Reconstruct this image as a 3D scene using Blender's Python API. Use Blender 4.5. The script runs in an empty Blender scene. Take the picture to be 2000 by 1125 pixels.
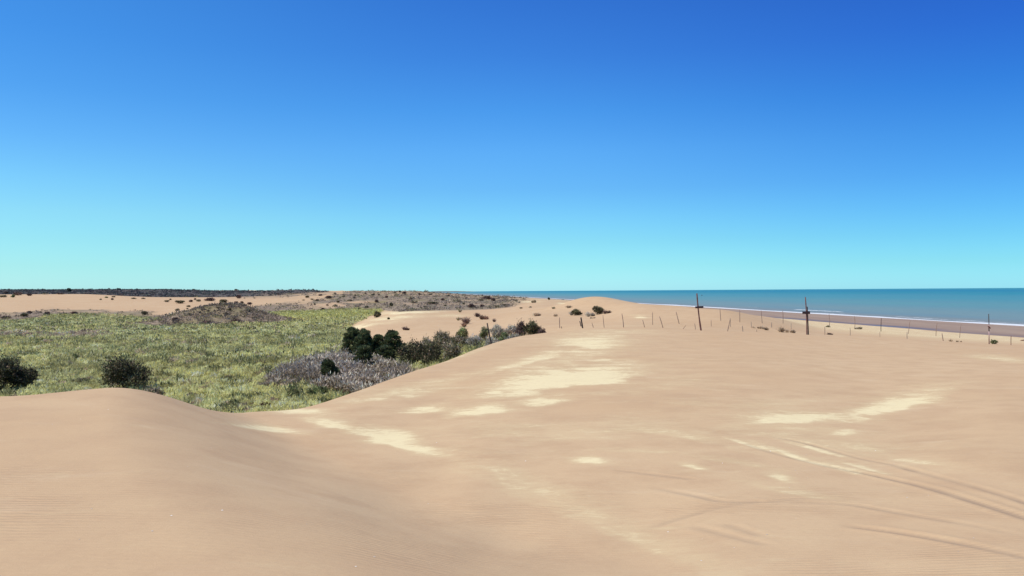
import bpy, math, random
import numpy as np
from mathutils import Matrix, Vector

SC = bpy.context.scene
COL = SC.collection
rng = np.random.default_rng(7)
R = math.radians

# ------------------------------------------------------------------ camera, sky, sun
F = 1570.0            # focal length in pixels of the 2000 px wide photograph
EYE = 9.0             # eye above sea level
cam_d = bpy.data.cameras.new('camera')
cam = bpy.data.objects.new('camera', cam_d)
COL.objects.link(cam)
cam_d.sensor_width = 36.0
cam_d.lens = 36.0 * F / 2000.0
cam_d.clip_start = 0.1
cam_d.clip_end = 120000.0
pitch = math.atan((568.4 - 562.5) / F)
roll = math.atan(0.00636)
cam.matrix_world = (Matrix.Translation((0, 0, EYE)) @ Matrix.Rotation(R(90) + pitch, 4, 'X')
                    @ Matrix.Rotation(-roll, 4, 'Z'))
SC.camera = cam

SUN_EL = R(57)
SUN_AZ = R(-108)      # clockwise from +Y: the sun stands to the left, a little behind the camera
world = bpy.data.worlds.new("World")
SC.world = world
world.use_nodes = True
wn, wl = world.node_tree.nodes, world.node_tree.links
wn.clear()
w_out = wn.new('ShaderNodeOutputWorld')
w_bg = wn.new('ShaderNodeBackground')
w_sky = wn.new('ShaderNodeTexSky')
w_sky.sky_type = 'NISHITA'
w_sky.sun_disc = False
w_sky.sun_elevation = SUN_EL
w_sky.sun_rotation = SUN_AZ
w_sky.altitude = 0
w_sky.air_density = 1.0
w_sky.dust_density = 0.3
w_sky.ozone_density = 2.0
w_bg.inputs['Strength'].default_value = 0.10
# the vivid clear-air blue of the place: a tint that deepens with elevation
w_tc = wn.new('ShaderNodeTexCoord')
w_sep = wn.new('ShaderNodeSeparateXYZ')
wl.new(w_tc.outputs['Generated'], w_sep.inputs[0])
SKY_L = [(0.000, (0.759, 1.463, 2.060)), (0.030, (0.675, 1.319, 1.654)), (0.060, (0.657, 1.284, 1.525)), (0.090, (0.661, 1.283, 1.505)), (0.125, (0.589, 1.231, 1.563)), (0.170, (0.473, 1.099, 1.606)), (0.220, (0.366, 0.995, 1.591)), (0.280, (0.305, 0.940, 1.602)), (0.340, (0.293, 0.929, 1.608)), (1.0, (0.42, 0.70, 1.0))]
SKY_C = [(0.000, (0.728, 1.512, 2.241)), (0.030, (0.623, 1.335, 1.753)), (0.060, (0.558, 1.220, 1.556)), (0.090, (0.526, 1.178, 1.580)), (0.125, (0.459, 1.065, 1.586)), (0.170, (0.432, 1.070, 1.671)), (0.220, (0.329, 0.973, 1.665)), (0.280, (0.267, 0.818, 1.616)), (0.340, (0.228, 0.733, 1.589)), (1.0, (0.42, 0.70, 1.0))]
SKY_R = [(0.000, (0.498, 1.247, 1.987)), (0.030, (0.392, 1.041, 1.538)), (0.060, (0.329, 0.921, 1.429)), (0.090, (0.282, 0.838, 1.409)), (0.125, (0.245, 0.761, 1.384)), (0.170, (0.203, 0.702, 1.365)), (0.220, (0.153, 0.618, 1.369)), (0.280, (0.141, 0.519, 1.386)), (0.340, (0.137, 0.476, 1.370)), (1.000, (0.340, 0.660, 1.000))]
def sky_ramp(T):
    r = wn.new('ShaderNodeValToRGB')
    cr = r.color_ramp
    cr.interpolation = 'LINEAR'
    while len(cr.elements) < len(T):
        cr.elements.new(0.5)
    for e, (p, c) in zip(cr.elements, T):
        e.position = p
        e.color = (c[0] / 2.1, c[1] / 2.1, c[2] / 2.1, 1)
    wl.new(w_sep.outputs['Z'], r.inputs['Fac'])
    return r.outputs['Color']
def sky_mix(f, a, b):
    x = wn.new('ShaderNodeMix'); x.data_type = 'RGBA'
    wl.new(f, x.inputs['Factor']); wl.new(a, x.inputs['A']); wl.new(b, x.inputs['B'])
    return x.outputs['Result']
def sky_range(a, b):
    x = wn.new('ShaderNodeMapRange'); x.interpolation_type = 'SMOOTHSTEP'
    wl.new(w_sep.outputs['X'], x.inputs['Value'])
    x.inputs['From Min'].default_value = a; x.inputs['From Max'].default_value = b
    return x.outputs['Result']
sky_t = sky_mix(sky_range(-0.55, 0.05), sky_ramp(SKY_L), sky_ramp(SKY_C))
sky_t = sky_mix(sky_range(-0.05, 0.60), sky_t, sky_ramp(SKY_R))
w_gain = wn.new('ShaderNodeVectorMath'); w_gain.operation = 'SCALE'
w_gain.inputs['Scale'].default_value = 2.1
wl.new(sky_t, w_gain.inputs[0])
w_mul = wn.new('ShaderNodeMix')
w_mul.data_type = 'RGBA'
w_mul.blend_type = 'MULTIPLY'
w_mul.inputs['Factor'].default_value = 1.0
wl.new(w_sky.outputs[0], w_mul.inputs['A'])
wl.new(w_gain.outputs[0], w_mul.inputs['B'])
wl.new(w_mul.outputs['Result'], w_bg.inputs['Color'])
wl.new(w_bg.outputs[0], w_out.inputs['Surface'])

sun_d = bpy.data.lights.new('sun', 'SUN')
sun_d.energy = 4.4
sun_d.angle = R(0.53)
sun_d.color = (1.0, 0.94, 0.83)
sun = bpy.data.objects.new('sun', sun_d)
COL.objects.link(sun)
sdir = Vector((math.sin(SUN_AZ) * math.cos(SUN_EL), math.cos(SUN_AZ) * math.cos(SUN_EL), math.sin(SUN_EL)))
sun.rotation_euler = sdir.to_track_quat('Z', 'Y').to_euler()

SC.view_settings.view_transform = 'Standard'
SC.view_settings.look = 'None'
SC.view_settings.exposure = 0.0
SC.view_settings.gamma = 1.0

# ------------------------------------------------------------------ small maths
def hash2(i, j, seed):
    n = (i.astype(np.int64) * 374761393 + j.astype(np.int64) * 668265263 + seed * 974634777) & 0x7fffffff
    n = ((n ^ (n >> 13)) * 1274126177) & 0x7fffffff
    n = (n ^ (n >> 16)) & 0xffff
    return n / 65535.0

def vnoise(x, y, seed=0):
    i = np.floor(x); j = np.floor(y)
    fx = x - i; fy = y - j
    fx = fx * fx * fx * (fx * (fx * 6 - 15) + 10); fy = fy * fy * fy * (fy * (fy * 6 - 15) + 10)
    a = hash2(i, j, seed); b = hash2(i + 1, j, seed); c = hash2(i, j + 1, seed); d = hash2(i + 1, j + 1, seed)
    return (a + (b - a) * fx) * (1 - fy) + (c + (d - c) * fx) * fy

def fbm(x, y, seed=0, octv=4, gain=0.5):
    s = 0; amp = 1.0; tot = 0
    for k in range(octv):
        s = s + amp * vnoise(x * 2 ** k + 17.3 * k, y * 2 ** k - 9.1 * k, seed + k)
        tot += amp; amp *= gain
    return s / tot * 2 - 1

def sstep(a, b, x):
    t = np.clip((x - a) / (b - a), 0, 1)
    return t * t * (3 - 2 * t)

def pchip(xk, yk, x):
    xk = np.asarray(xk, float); yk = np.asarray(yk, float)
    h = np.diff(xk); dl = np.diff(yk, axis=0) / (h if yk.ndim == 1 else h[:, None])
    m = np.zeros_like(yk)
    hh = h if yk.ndim == 1 else h[:, None]
    w1 = 2 * hh[1:] + hh[:-1]; w2 = hh[1:] + 2 * hh[:-1]
    same = dl[:-1] * dl[1:] > 0
    with np.errstate(all='ignore'):
        mm = (w1 + w2) / (w1 / dl[:-1] + w2 / dl[1:])
    m[1:-1] = np.where(same, mm, 0)
    m[0] = dl[0]; m[-1] = dl[-1]
    x = np.clip(x, xk[0], xk[-1])
    k = np.clip(np.searchsorted(xk, x) - 1, 0, len(xk) - 2)
    t = (x - xk[k]) / h[k]
    hk = h[k]
    if yk.ndim == 2:
        t = t[:, None]; hk = hk[:, None]
    return ((2 * t ** 3 - 3 * t ** 2 + 1) * yk[k] + (t ** 3 - 2 * t ** 2 + t) * hk * m[k]
            + (-2 * t ** 3 + 3 * t ** 2) * yk[k + 1] + (t ** 3 - t ** 2) * hk * m[k + 1])

def hor(px):
    return 568.4 - 0.00636 * (px - 1000.0)

# ------------------------------------------------------------------ the lie of the land
# near dune: bearing -> (distance of its crest, [(distance, fall below the eye)])
NEAR = [
 (-900, 17, [(3, 2.3), (10, 2.8), (17, 3.0)]),
 (0, 16, [(3, 2.3), (10, 2.8), (16, 3.0)]),
 (180, 17, [(3, 2.3), (10, 2.8), (17, 3.05)]),
 (300, 17.8, [(3, 2.3), (10, 2.8), (17.8, 3.08)]),
 (390, 19, [(3, 2.3), (10, 2.8), (19, 3.12)]),
 (450, 21.5, [(3, 2.3), (10, 2.8), (16, 3.02), (21.5, 3.15)]),
 (600, 24, [(3, 2.3), (8, 2.6), (14, 2.95), (19, 3.12), (24, 3.32)]),
 (850, 38, [(3, 2.2), (8, 2.6), (15, 3.0), (26, 3.25), (38, 3.31)]),
 (1060, 62, [(3, 2.1), (7, 2.48), (10.5, 2.75), (15, 2.93), (25, 3.12), (40, 3.18), (62, 3.12)]),
 (1200, 66, [(3, 2.0), (6, 2.32), (9, 2.62), (15, 2.88), (25, 3.08), (40, 3.15), (66, 3.08)]),
 (1400, 66, [(3, 1.9), (4.2, 2.02), (6.2, 2.26), (8, 2.45), (15, 2.85), (25, 3.10), (40, 3.2), (66, 3.30)]),
 (1700, 62, [(3, 1.8), (6, 2.20), (8, 2.40), (15, 2.92), (25, 3.22), (40, 3.45), (62, 3.71)]),
 (2000, 60, [(3, 1.8), (6, 2.15), (8, 2.35), (15, 2.75), (30, 3.20), (45, 3.62), (60, 4.20)]),
 (2900, 58, [(3, 1.8), (6, 2.15), (8, 2.35), (15, 2.75), (30, 3.30), (45, 3.8), (58, 4.5)]),
]
NU = 60
ulev = np.linspace(math.log(2.5 / 16), 0, NU)       # log(distance / crest distance)
npx = np.array([c[0] for c in NEAR], float)
nD = np.array([c[1] for c in NEAR], float)
ulo = math.log(2.5 / 66.0)
ulev = np.linspace(ulo, 0, NU)
ntab = np.array([pchip([math.log(p[0]) for p in pr], [EYE - p[1] for p in pr], ulev + math.log(D)) for _, D, pr in NEAR])

# land beyond: bearing -> [(distance, height)]
FARP = [
 (-900, [(17, 2), (60, 2), (200, 2), (240, 3.0), (300, 5.0), (400, 7.6), (470, 9.0), (520, 8.2), (700, 11), (1000, 14), (2000, 16), (9000, 12)]),
 (0, [(17, 2), (60, 2), (207, 2), (240, 3.2), (300, 5.2), (400, 7.6), (470, 8.9), (520, 8.2), (700, 11), (1000, 14), (2000, 16), (9000, 12)]),
 (150, [(17, 2), (60, 2), (222, 2), (250, 3.2), (300, 4.9), (400, 7.7), (470, 8.9), (520, 8.0), (700, 10), (1000, 13.2), (2000, 16), (9000, 12)]),
 (300, [(17, 2), (60, 2), (225, 2), (250, 3.1), (330, 5.5), (420, 7.0), (460, 6.6), (600, 8.0), (900, 12.3), (2000, 15), (9000, 12)]),
 (420, [(17, 2), (60, 2), (225, 2), (250, 3.0), (340, 5.2), (430, 6.6), (480, 6.3), (700, 8.8), (1000, 10.6), (1400, 12.5), (3000, 15), (9000, 12)]),
 (500, [(17, 2), (60, 2), (275, 2), (310, 3.0), (345, 4.4), (450, 5.9), (560, 7.2), (700, 8.5), (1000, 10), (1500, 12.3), (3000, 14), (9000, 12)]),
 (600, [(17, 2), (60, 2), (275, 2), (310, 2.9), (350, 4.4), (450, 5.9), (560, 7.6), (700, 8.5), (1000, 9.6), (1500, 11.5), (3000, 13), (9000, 12)]),
 (670, [(17, 2), (60, 2), (110, 2.1), (160, 2.2), (270, 2.1), (310, 3.2), (400, 5.4), (560, 7.4), (700, 8.2), (1500, 10.6), (3000, 12), (9000, 11)]),
 (720, [(17, 2), (60, 2), (90, 2.2), (120, 3.2), (150, 3.5), (180, 3.0), (260, 2.5), (310, 3.4), (400, 5.4), (560, 7.2), (700, 8.0), (1500, 10), (3000, 11.5), (9000, 11)]),
 (800, [(17, 2.2), (60, 2.2), (85, 2.6), (120, 3.6), (180, 4.55), (205, 4.1), (300, 4.6), (500, 6.6), (700, 7.7), (1200, 9), (3000, 10), (9000, 10)]),
 (880, [(17, 3.0), (60, 3.0), (85, 3.4), (120, 3.7), (190, 4.45), (215, 4.2), (300, 4.5), (450, 5.4), (700, 6.0), (1200, 5.0), (2000, 3), (9000, 2)]),
 (950, [(17, 4.0), (60, 4.0), (90, 4.1), (130, 3.9), (200, 4.3), (260, 4.1), (400, 4.8), (520, 4.8), (800, 3.7), (1200, 2.2), (1700, 1), (9000, 1)]),
 (1060, [(17, 4.9), (64, 4.9), (90, 4.9), (130, 4.9), (200, 5.0), (300, 5.3), (400, 4.5), (600, 3.2), (1000, 2.5), (9000, 2)]),
 (1150, [(17, 5.6), (66, 5.5), (90, 5.2), (110, 4.9), (135, 5.0), (160, 5.0), (200, 4.8), (300, 4), (600, 2.5), (9000, 2)]),
 (1250, [(17, 5.8), (66, 5.7), (90, 5.4), (115, 6.0), (135, 6.5), (160, 5.8), (250, 2.7), (600, 2), (9000, 2)]),
 (1320, [(17, 5.8), (66, 5.6), (88, 5.3), (112, 6.15), (128, 6.45), (155, 5.5), (220, 2.7), (600, 2), (9000, 2)]),
 (1400, [(17, 5.6), (66, 5.5), (85, 5.15), (105, 5.95), (116, 6.2), (135, 5.2), (180, 3.0), (600, 2), (9000, 2)]),
 (1500, [(17, 5.4), (64, 5.2), (80, 4.75), (105, 4.65), (125, 4.6), (145, 4.0), (190, 2.0), (600, 1.5), (9000, 2)]),
 (1600, [(17, 5.3), (62, 5.0), (80, 4.35), (110, 3.2), (150, 1.9), (194, 0.9), (600, 1.5), (9000, 2)]),
 (1700, [(17, 5.2), (62, 4.9), (80, 4.05), (105, 2.95), (140, 1.75), (185, 0.8), (600, 1.5), (9000, 2)]),
 (2000, [(17, 4.7), (60, 4.4), (75, 3.7), (100, 2.45), (144, 0.8), (600, 1.0), (9000, 2)]),
 (2900, [(17, 4.4), (58, 4.1), (75, 3.2), (100, 2.0), (144, 0.8), (600, 1.0), (9000, 2)]),
]
NV = 160
vlev = np.linspace(math.log(14), math.log(9000), NV)
fpx = np.array([c[0] for c in FARP], float)
ftab = np.array([pchip([math.log(p[0]) for p in pr], [p[1] for p in pr], vlev) for _, pr in FARP])

def bilin(tab, colpos, rowpos):
    ci = np.clip(np.floor(colpos).astype(int), 0, tab.shape[0] - 2); cf = np.clip(colpos - ci, 0, 1)
    ri = np.clip(np.floor(rowpos).astype(int), 0, tab.shape[1] - 2); rf = np.clip(rowpos - ri, 0, 1)
    return ((tab[ci, ri] * (1 - cf) + tab[ci + 1, ri] * cf) * (1 - rf)
            + (tab[ci, ri + 1] * (1 - cf) + tab[ci + 1, ri + 1] * cf) * rf)

PXG = np.linspace(-900, 2900, 761)
nearG = pchip(npx, ntab, PXG)
farG = pchip(fpx, ftab, PXG)
# soften bearings a little so that columns leave no creases
def blur(tab, k):
    ker = np.hanning(2 * k + 3)[1:-1]; ker /= ker.sum()
    pad = np.concatenate([np.repeat(tab[:1], k, 0), tab, np.repeat(tab[-1:], k, 0)])
    return sum(ker[i] * pad[i:i + len(tab)] for i in range(2 * k + 1))
nearG = blur(nearG, 5)
farG = blur(farG, 6)
DG = blur(pchip(npx, nD, PXG)[:, None], 5)[:, 0]
slipS = pchip([-900, 700, 1000, 1080, 1200, 2900], [0.60, 0.60, 0.45, 0.20, 0.10, 0.12], PXG)

def coast_x(Y):
    Yp = np.maximum(Y - 500, 0)
    return 137.9 - 0.095 * Y - 0.026 * Yp * Yp / (Yp + 400)

def polar(X, Y):
    th = np.arctan2(X, Y)
    r = np.hypot(X, Y)
    lim = R(50)
    tc = np.clip(th, -lim, lim)
    px = 1000 + F * np.tan(tc)
    over = np.clip((np.abs(th) - lim) / (math.pi - lim), 0, 1)
    px = np.where(th > 0, px + (1000 - px) * over ** 2, px + (1000 - px) * over ** 2)
    return np.clip(px, -899, 2899), r * np.cos(tc)

def Dof(px):
    return np.interp(px, PXG, DG)

HUM = [  # low separate hills: X, Y, height, radius across, radius along
 (-70, 196, 3.5, 6.2, 9.5), (-63, 190, 1.7, 5.0, 8), (-76, 188, 1.2, 4.5, 7),
 (13.8, 166, 1.55, 4.6, 11), (18.8, 165, 1.65, 4.4, 11), (-178, 650, 2.4, 20, 40)]

def base_height(X, Y):
    X = np.asarray(X, float); Y = np.asarray(Y, float)
    px, Ye = polar(X, Y)
    Ye = np.maximum(Ye, 0.01)
    cp = (px - PXG[0]) / (PXG[1] - PXG[0])
    D = np.interp(px, PXG, DG)
    u = np.log(np.maximum(Ye / D, 1e-4))
    zA = bilin(nearG, cp, (np.clip(u, ulo, 0) - ulo) / (ulev[1] - ulev[0]))
    # the left dune that the photographer stands on falls away along a slanting trough line
    ws = (X - 1.6) * -0.858 + (np.where(Y > -4, Y, -4) - 6.3) * -0.514 + 0.18 * np.sin(Y * 0.35 + 1.0)
    ws = sstep(-0.15, np.interp(Ye, [5, 16], [3.8, 3.4]), ws)
    dl = np.interp(Ye, [0, 2, 5, 10, 14, 17, 22], [1.62, 1.65, 1.76, 1.93, 1.96, 1.91, 1.95])
    zA = zA + (EYE - dl - zA) * ws
    zB = bilin(farG, cp, (np.log(np.clip(Ye, 14, 9000)) - vlev[0]) / (vlev[1] - vlev[0]))
    for (hx, hy, hh, sx, sy) in HUM:
        q = ((X - hx) / sx) ** 2 + ((Y - hy) / sy) ** 2
        zB = zB + hh * np.exp(-0.5 * q)
    s = np.interp(px, PXG, slipS)
    over = Ye - D
    rr = 0.05 * D
    t = np.maximum(over + rr, 0)
    slip = np.where(t < 2 * rr, s * t * t / (4 * rr), s * (t - rr))
    zs = zA - slip
    z = np.where(over < -rr, zA, 0)
    k = 0.25
    h = np.clip(0.5 + 0.5 * (zs - zB) / k, 0, 1)
    zm = zB + (zs - zB) * h + k * h * (1 - h)
    wgt = sstep(-rr, rr, over)
    z = zA * (1 - (over >= -rr)) + (over >= -rr) * (zs * (1 - wgt) + zm * wgt)
    return z, px, Ye, D

def height(X, Y):
    z, px, Ye, D = base_height(X, Y)
    # relief of the scrubby dune field far off
    far = sstep(230, 330, Ye) * (1 - 0.6 * sstep(820, 900, px)) * (1 - sstep(900, 1020, px)) * (1 - sstep(3000, 6000, Ye))
    rough = sstep(480, 640, px + 60 * fbm(X / 60, Y / 60, 3, 2)) + sstep(470, 560, Ye)
    rough = np.clip(rough, 0, 1)
    z = z + far * rough * (1.1 * fbm(X / 34, Y / 34, 11, 4) + 0.9 * np.maximum(fbm(X / 15, Y / 15, 21, 3), 0)) * (1 + 0.6 * sstep(500, 1500, Ye))
    # hummock surface
    q = np.exp(-0.5 * (((X + 70) / 11) ** 2 + ((Y - 192) / 14) ** 2))
    z = z + q * 0.6 * fbm(X / 4.0, Y / 4.0, 31, 3)
    # gentle swells in open sand
    sand = 1 - sstep(-1.0, 3.0, Ye - D) * (1 - sstep(660, 720, px))
    z = z + sand * (0.030 * fbm(X / 5.0, Y / 5.0, 41, 2) * sstep(4, 12, Ye) + 0.09 * fbm(X / 21, Y / 21, 43, 2) * sstep(70, 110, Ye))
    val = (Ye > D) * (1 - sstep(190, 240, Ye)) * (1 - sstep(640, 720, px))
    z = z + val * 0.22 * fbm(X / 7, Y / 7, 51, 3)
    # the beach
    d = coast_x(Y) - X
    zb = np.where(d > 0, 0.016 * d, 0.03 * d)
    zb = np.maximum(zb, -4)
    runnel = -0.16 * np.exp(-((d - 35.5 - 2.5 * fbm(Y / 40, X / 400, 61, 2)) / 3.0) ** 2)
    zb = zb + runnel * (d > 0)
    cusp = 38 + 2.2 * fbm(Y / 14.0, X / 300, 62, 3)
    wc = sstep(cusp, cusp + 16 + 0.02 * np.maximum(Y, 0), d)
    z = zb * (1 - wc) + np.maximum(z, 0.7) * wc
    return z

def hproj(px, Y):
    X = (px - 1000) / F * Y
    z = height(X, Y)
    return hor(px) + F * (EYE - z) / Y, z

YS = np.exp(np.linspace(math.log(3.5), math.log(3000), 3000))
def hit(px, py):
    """distance at which the sight line through a point of the photograph meets the ground"""
    gy, z = hproj(np.full_like(YS, px), YS)
    k = np.argmax(gy <= py)
    if gy[k] > py:
        k = int(np.argmin(gy))
    return YS[k]

def world_pt(px, Y):
    X = (px - 1000) / F * Y
    return X, Y, float(height(np.array([X]), np.array([Y]))[0])

# tyre tracks, each a line of points seen in the photograph laid on the sand
TRK = [
 ([(1450, 865), (1500, 882), (1600, 907), (1715, 931), (1800, 950), (1900, 980), (2000, 1012), (2100, 1050)], 1.0),
 ([(1500, 852), (1575, 867), (1675, 895), (1750, 910), (1850, 937), (1950, 965), (2000, 981), (2100, 1020)], 0.9),
 ([(1190, 917), (1275, 927), (1360, 937)], 0.5),
 ([(1250, 947), (1350, 967), (1415, 979), (1520, 980), (1650, 985), (1800, 1010), (1900, 1027), (1980, 1044)], 0.55),
 ([(1630, 1024), (1750, 1040), (1850, 1057), (1950, 1077), (2050, 1100)], 1.1),
 ([(1260, 1032), (1350, 1005), (1435, 985), (1600, 972)], 0.4),
 ([(1340, 1025), (1425, 1047), (1500, 1066)], 0.35),
 ([(1410, 1022), (1490, 1048)], 0.3),
]
TRKW = []
for pts, dep in TRK:
    w = []
    for (a, b) in pts:
        Yh = hit(a, b)
        w.append(((a - 1000) / F * Yh, Yh))
    w = np.array(w)
    t = np.arange(len(w)); tt = np.linspace(0, len(w) - 1, 40)
    TRKW.append((np.stack([pchip(t, w[:, 0], tt), pchip(t, w[:, 1], tt)], 1), dep))

def track_field(X, Y):
    out = np.zeros_like(X); edge = np.zeros_like(X); core = np.zeros_like(X)
    for w, dep in TRKW:
        best = np.full(X.shape, 1e9); along = np.zeros_like(X); end = np.ones_like(X)
        acc = 0.0
        n = len(w)
        for k in range(n - 1):
            a = w[k]; b = w[k + 1]; ab = b - a; L2 = (ab ** 2).sum()
            t = ((X - a[0]) * ab[0] + (Y - a[1]) * ab[1]) / L2
            tc = np.clip(t, 0, 1)
            d = np.hypot(X - a[0] - tc * ab[0], Y - a[1] - tc * ab[1])
            m = d < best
            best = np.where(m, d, best)
            along = np.where(m, acc + tc * math.sqrt(L2), along)
            end = np.where(m, np.minimum((k + tc) / 5.0, (n - 1 - k - tc) / 5.0), end)
            acc += math.sqrt(L2)
        fade = np.clip(end, 0, 1) * (0.45 + 0.55 * sstep(-0.35, 0.25, fbm(along / 0.9, along * 0 + dep * 9, 77, 2)))
        wd = 0.062
        prof = -np.exp(-(best / wd) ** 4) + 0.5 * np.exp(-((best - 0.15) / 0.05) ** 2)
        tread = 0.30 * np.sin(along * 2 * math.pi / 0.075) * np.exp(-(best / (wd * 0.9)) ** 4)
        out = out + dep * fade * (0.020 * prof + 0.009 * tread)
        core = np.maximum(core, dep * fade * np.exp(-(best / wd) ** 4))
    return out, core

# pale drifts of dry shell sand: (px, py, half width px, half height px, tilt, strength)
PALE = [
 (1105, 747, 130, 19, -0.10, 1.15), (1010, 768, 120, 9, -0.10, .6), (880, 742, 150, 8, -0.22, .45), (1180, 655, 110, 9, -.05, .5), (1120, 700, 130, 10, -.15, .5), (1140, 1000, 330, 22, 0.42, .45), (1560, 860, 200, 26, .15, .42), (1050, 850, 260, 14, .03, .35), (1260, 760, 160, 14, -.1, .35), (1500, 790, 130, 9, -.05, .35), (930, 806, 62, 9, -0.05, 1.0), (1065, 785, 60, 9, -0.12, .75), (832, 800, 48, 7, -0.15, .8),
 (965, 768, 24, 4, 0, .85), (1035, 707, 90, 8, -0.28, .75), (1150, 675, 80, 13, -0.02, .8), (1290, 712, 70, 8, -0.05, .4),
 (780, 772, 110, 9, -0.12, .62), (1560, 820, 115, 12, -0.02, .95), (1745, 795, 95, 13, -0.25, .95), (1650, 848, 34, 6, 0, .75),
 (1675, 872, 60, 9, 0.2, .55), (770, 862, 100, 12, 0.25, 1.0), (650, 832, 60, 10, 0.2, .8), (520, 838, 70, 5, 0.12, .8),
 (590, 806, 60, 7, 0.05, .75), (1148, 905, 34, 6, 0.02, .9), (1352, 914, 26, 5, 0.2, .7), (1520, 937, 30, 7, 0.25, .7),
 (1270, 838, 110, 11, 0.05, .5), (1370, 858, 90, 9, 0.25, .45), (1490, 875, 60, 6, 0.3, .6), (1640, 912, 80, 6, 0.28, .55),
 (1130, 1020, 260, 13, 0.42, .35), (1560, 893, 80, 4, .28, .8), (1600, 880, 70, 3.5, .24, .75), (1455, 868, 40, 3, .3, .8), (1680, 915, 60, 3.5, .25, .65), (1330, 850, 70, 5, .1, .6), (1420, 900, 90, 6, .15, .5), (1780, 900, 80, 5, .1, .5), (1540, 960, 110, 7, .2, .45), (1240, 880, 80, 5, .05, .5), (1950, 703, 70, 5, 0.1, .55), (1100, 850, 160, 14, 0.02, .3), (900, 695, 60, 5, -0.3, .5),
 (1720, 895, 70, 9, .12, .4), (1360, 790, 60, 7, 0, .35), (1800, 770, 60, 12, -.1, .35),
 # the sand sheet behind the bushes
 (800, 611, 70, 3.0, -0.04, .85), (770, 622, 60, 3.5, -0.08, .75), (700, 641, 40, 4, -0.2, .8), (740, 633, 60, 3, -0.12, .5), (880, 617, 40, 2.5, 0, .6),
 (1252, 621, 14, 1.6, 0, .9), (1245, 616, 20, 1.6, 0, .5), (1030, 590, 25, 1.5, 0, .8), (1095, 593, 9, 1.2, 0, .8),
]

def curve(pts, x):
    return np.interp(x, [p[0] for p in pts], [p[1] for p in pts])

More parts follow.
